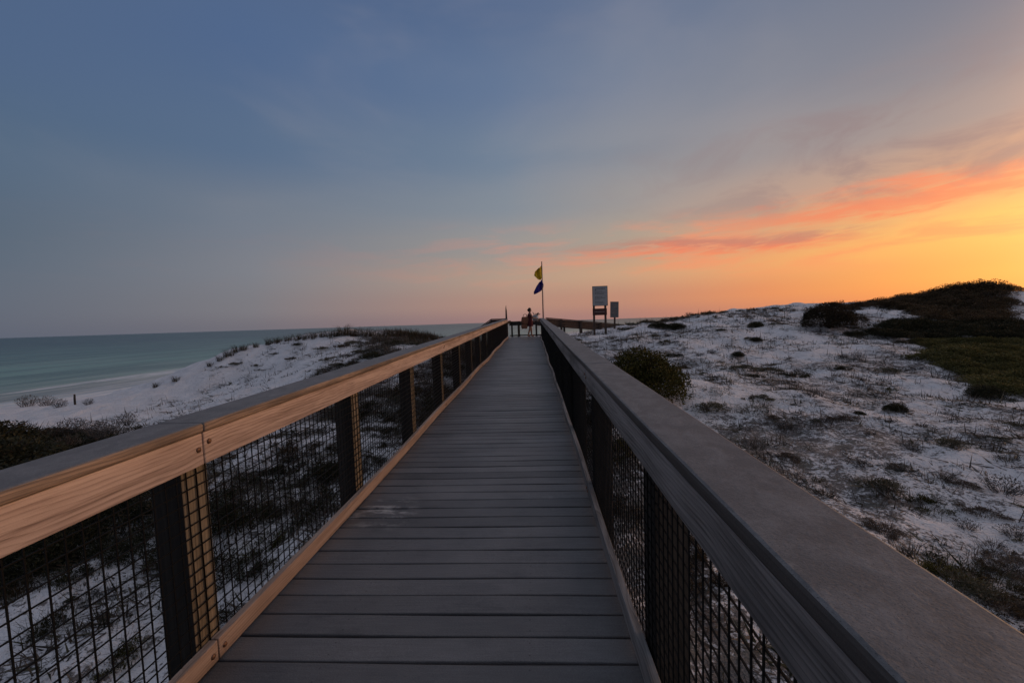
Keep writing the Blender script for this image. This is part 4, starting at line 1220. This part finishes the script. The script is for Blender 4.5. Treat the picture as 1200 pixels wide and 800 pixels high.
# ------------------------------------------------------------------ sky and light
SUN_AZ, SUN_EL = R(60), R(4.0)      # azimuth clockwise from +Y
w = bpy.data.worlds.new('World'); sc.world = w; w.use_nodes = True
t = w.node_tree; t.nodes.clear()
class WN(NT):
    def __init__(s, tree): s.t = tree; s.n = tree.nodes; s.l = tree.links
n = WN(t)
D = n.node('ShaderNodeTexCoord').outputs['Generated']
nrm = n.node('ShaderNodeVectorMath', operation='NORMALIZE'); n.l.new(D, nrm.inputs[0]); D = nrm.outputs[0]
sep = n.node('ShaderNodeSeparateXYZ'); n.l.new(D, sep.inputs[0])
el = n.math('MULTIPLY', n.math('ARCSINE', sep.outputs[2]), 180 / PI)
az = n.math('MULTIPLY', n.math('ARCTAN2', sep.outputs[0], sep.outputs[1]), 180 / PI)     # clockwise from +Y
diff = n.math('ABSOLUTE', n.math('SUBTRACT', n.math('MODULO', n.math('ADD', n.math('SUBTRACT', az, 60.0), 540.0), 360.0), 180.0))
ef = n.math('DIVIDE', el, 60.0, clamp=True)
def colramp(st): return n.ramp(ef, [(max(0, e) / 60.0, lin(c)) for e, c in st], 'EASE')
cols = [
    (0,   [(0, (255, 140, 60)), (4, (255, 188, 84)), (9, (255, 196, 90)), (14, (232, 150, 96)), (19, (176, 140, 128)), (27, (118, 118, 132)), (38, (90, 104, 132)), (60, (146, 147, 157))]),
    (14,  [(0, (240, 132, 74)), (3.5, (250, 166, 78)), (7.5, (255, 190, 92)), (10.5, (246, 170, 96)), (13.5, (198, 150, 120)), (17, (156, 138, 134)), (22, (118, 118, 130)), (28, (96, 106, 128)), (40, (88, 102, 130)), (60, (146, 147, 157))]),
    (32,  [(0, (200, 128, 102)), (2.5, (222, 138, 94)), (6, (232, 160, 102)), (9, (216, 160, 116)), (13, (184, 152, 134)), (18, (150, 140, 140)), (25, (120, 125, 140)), (34, (92, 108, 136)), (44, (92, 108, 134)), (60, (146, 147, 157))]),
    (48,  [(0, (166, 122, 116)), (2.5, (184, 132, 114)), (6, (196, 154, 124)), (10, (170, 152, 136)), (15, (150, 145, 144)), (21, (127, 133, 145)), (28, (107, 121, 145)), (36, (92, 109, 139)), (44, (90, 106, 136)), (60, (146, 147, 157))]),
    (63,  [(0, (154, 121, 120)), (2.5, (172, 134, 122)), (6, (174, 147, 131)), (10, (150, 144, 141)), (15, (128, 136, 147)), (21, (109, 125, 146)), (28, (96, 115, 145)), (36, (83, 103, 137)), (44, (84, 102, 134)), (60, (146, 147, 157))]),
    (94,  [(0, (110, 108, 118)), (2.5, (118, 117, 126)), (7, (120, 122, 132)), (13, (109, 118, 133)), (20, (86, 106, 134)), (30, (78, 100, 136)), (42, (82, 98, 130)), (60, (146, 147, 157))]),
    (116, [(0, (88, 97, 114)), (3, (86, 97, 116)), (9, (78, 94, 114)), (16, (77, 98, 123)), (24, (75, 96, 129)), (40, (82, 98, 126)), (60, (146, 147, 157))]),
    (180, [(0, (92, 92, 108)), (8, (120, 108, 120)), (20, (112, 112, 128)), (60, (146, 147, 157))]),
]
cur = colramp(cols[0][1])
for (a, _), (b, st) in zip(cols[:-1], cols[1:]):
    cur = n.mix(n.maprange(diff, a, b, smooth=False), cur, colramp(st))
# broken evening cloud, drawn in azimuth and elevation so that it lies in level streaks
cv = n.node('ShaderNodeCombineXYZ')
n.put(cv.inputs[0], n.math('DIVIDE', az, 15.0)); n.put(cv.inputs[1], n.math('DIVIDE', n.math('ADD', el, n.math('MULTIPLY', az, -.02)), 2.6))
st1 = n.noise(cv.outputs[0], 1.0, 5, .6, .35)
wisp = n.math('MULTIPLY', n.maprange(st1, .455, .64), n.math('MULTIPLY', n.maprange(el, 3.5, 6.5), n.maprange(el, 9, 14, 1, 0)))
wisp = n.math('MULTIPLY', wisp, n.maprange(diff, 32, 90, 1, .12))
cur = n.mix(n.math('MULTIPLY', wisp, .72), cur, n.ramp(n.math('DIVIDE', diff, 120.0), [(0, lin((255, 150, 80))), (.3, lin((244, 142, 98))), (.55, lin((216, 136, 114))), (.8, lin((140, 116, 120))), (1, lin((110, 108, 120)))]))
# the strong coral bar
wv_ = n.math('MULTIPLY', n.math('SUBTRACT', n.noise(cv.outputs[0], .8, 4, .6, .5), .5), 6.0)
wv_ = n.math('ADD', wv_, n.math('MULTIPLY', n.math('SUBTRACT', n.noise(cv.outputs[0], 3.0, 5, .6, .8), .5), 3.2))
ctr = n.math('ADD', n.math('ADD', el, wv_), n.math('MULTIPLY', n.math('SUBTRACT', diff, 14.0), -.02))
bar = n.math('MULTIPLY', n.maprange(ctr, 8.6, 10.2), n.maprange(ctr, 10.6, 12.6, 1, 0))
fcv = n.node('ShaderNodeCombineXYZ'); n.put(fcv.inputs[0], n.math('DIVIDE', az, 6.0)); n.put(fcv.inputs[1], n.math('DIVIDE', n.math('ADD', el, n.math('MULTIPLY', az, -.05)), .9)); fcv.inputs[2].default_value = 2.7
fst = n.noise(fcv.outputs[0], 1.0, 6, .62, .6)
bar = n.math('MULTIPLY', bar, n.maprange(fst, .30, .60, .25, 1))
bar = n.math('MULTIPLY', bar, n.maprange(diff, 24, 46, 1, 0))
cur = n.mix(n.math('MULTIPLY', bar, .85), cur, n.ramp(n.math('DIVIDE', diff, 60.0), [(0, lin((255, 136, 72))), (.3, lin((250, 128, 78))), (.7, lin((232, 128, 92)))]))
# a second, lower and more broken band further from the sun, coral below and mauve on top
ct2 = n.math('ADD', n.math('ADD', el, n.math('MULTIPLY', wv_, .55)), n.math('MULTIPLY', n.math('SUBTRACT', diff, 30.0), -.03))
b2 = n.math('MULTIPLY', n.maprange(ct2, 6.6, 7.8), n.maprange(ct2, 8.2, 9.6, 1, 0))
b2 = n.math('MULTIPLY', b2, n.math('MULTIPLY', n.maprange(diff, 19, 29), n.maprange(diff, 40, 66, 1, 0)))
b2 = n.math('MULTIPLY', b2, n.maprange(fst, .34, .56, .1, 1))
cur = n.mix(n.math('MULTIPLY', b2, .85), cur, n.mix(n.maprange(ct2, 7.2, 8.8), lin((246, 126, 84)), lin((186, 118, 104))))
# mauve shadowed cloud over the bar
cv2 = n.node('ShaderNodeCombineXYZ'); n.put(cv2.inputs[0], n.math('DIVIDE', az, 11.0)); n.put(cv2.inputs[1], n.math('DIVIDE', el, 5.0)); cv2.inputs[2].default_value = 4.2
mv = n.noise(cv2.outputs[0], 1.0, 5, .6, .5)
mau = n.math('MULTIPLY', n.maprange(mv, .44, .66), n.math('MULTIPLY', n.maprange(el, 9.5, 13), n.maprange(el, 17, 25, 1, 0)))
mau = n.math('MULTIPLY', mau, n.maprange(diff, 10, 60, .7, 0))
cur = n.mix(mau, cur, lin((138, 110, 112)))
# faint high haze
cv3 = n.node('ShaderNodeCombineXYZ'); n.put(cv3.inputs[0], n.math('DIVIDE', az, 28.0)); n.put(cv3.inputs[1], n.math('DIVIDE', el, 10.0)); cv3.inputs[2].default_value = 9.1
hz = n.noise(cv3.outputs[0], 1.0, 4, .55, .4)
cur = n.mix(n.math('ADD', n.math('MULTIPLY', n.maprange(hz, .42, .72), n.maprange(el, 8, 20, .0, .13)), n.math('MULTIPLY', n.maprange(el, 6, 16, 0, 1), n.maprange(diff, 20, 75, .16, 0))), cur, lin((164, 156, 158)))
# glow round the point where the sun has just set (outside the frame)
sd = n.node('ShaderNodeVectorMath', operation='DOT_PRODUCT'); n.put(sd.inputs[0], D)
sd.inputs[1].default_value = (math.sin(R(80)) * math.cos(R(7)), math.cos(R(80)) * math.cos(R(7)), math.sin(R(7)))
gl = n.math('POWER', n.math('MAXIMUM', sd.outputs['Value'], 0.0), 18.0)
glow = n.mix(1.0, cur, n.mix(gl, c4(0, 0, 0), c4(3.4, 1.75, .85)), 'ADD')
bg1 = n.node('ShaderNodeBackground', {'Strength': 1.0}); n.l.new(glow, bg1.inputs[0])
sky = n.node('ShaderNodeTexSky'); sky.sky_type = 'NISHITA'; sky.sun_disc = False; sky.sun_elevation = SUN_EL; sky.sun_rotation = SUN_AZ
bg2 = n.node('ShaderNodeBackground', {'Strength': 0.01}); n.l.new(sky.outputs[0], bg2.inputs[0])
ad = n.node('ShaderNodeAddShader'); n.l.new(bg1.outputs[0], ad.inputs[0]); n.l.new(bg2.outputs[0], ad.inputs[1])
out = n.node('ShaderNodeOutputWorld'); n.l.new(ad.outputs[0], out.inputs[0])

ld = bpy.data.lights.new('sun', 'SUN'); ld.energy = 0.30; ld.angle = R(20); ld.color = (1.0, .58, .30)
lo = bpy.data.objects.new('sun', ld); COL.objects.link(lo)
sdir = Vector((math.sin(SUN_AZ) * math.cos(R(9)), math.cos(SUN_AZ) * math.cos(R(9)), math.sin(R(9))))
lo.rotation_euler = sdir.to_track_quat('Z', 'Y').to_euler()

sc.view_settings.view_transform = 'Standard'
sc.view_settings.look = 'None'
sc.view_settings.exposure = 0
sc.view_settings.gamma = 1
sc.render.engine = 'CYCLES'
sc.cycles.use_denoising = True
sc.cycles.max_bounces = 6
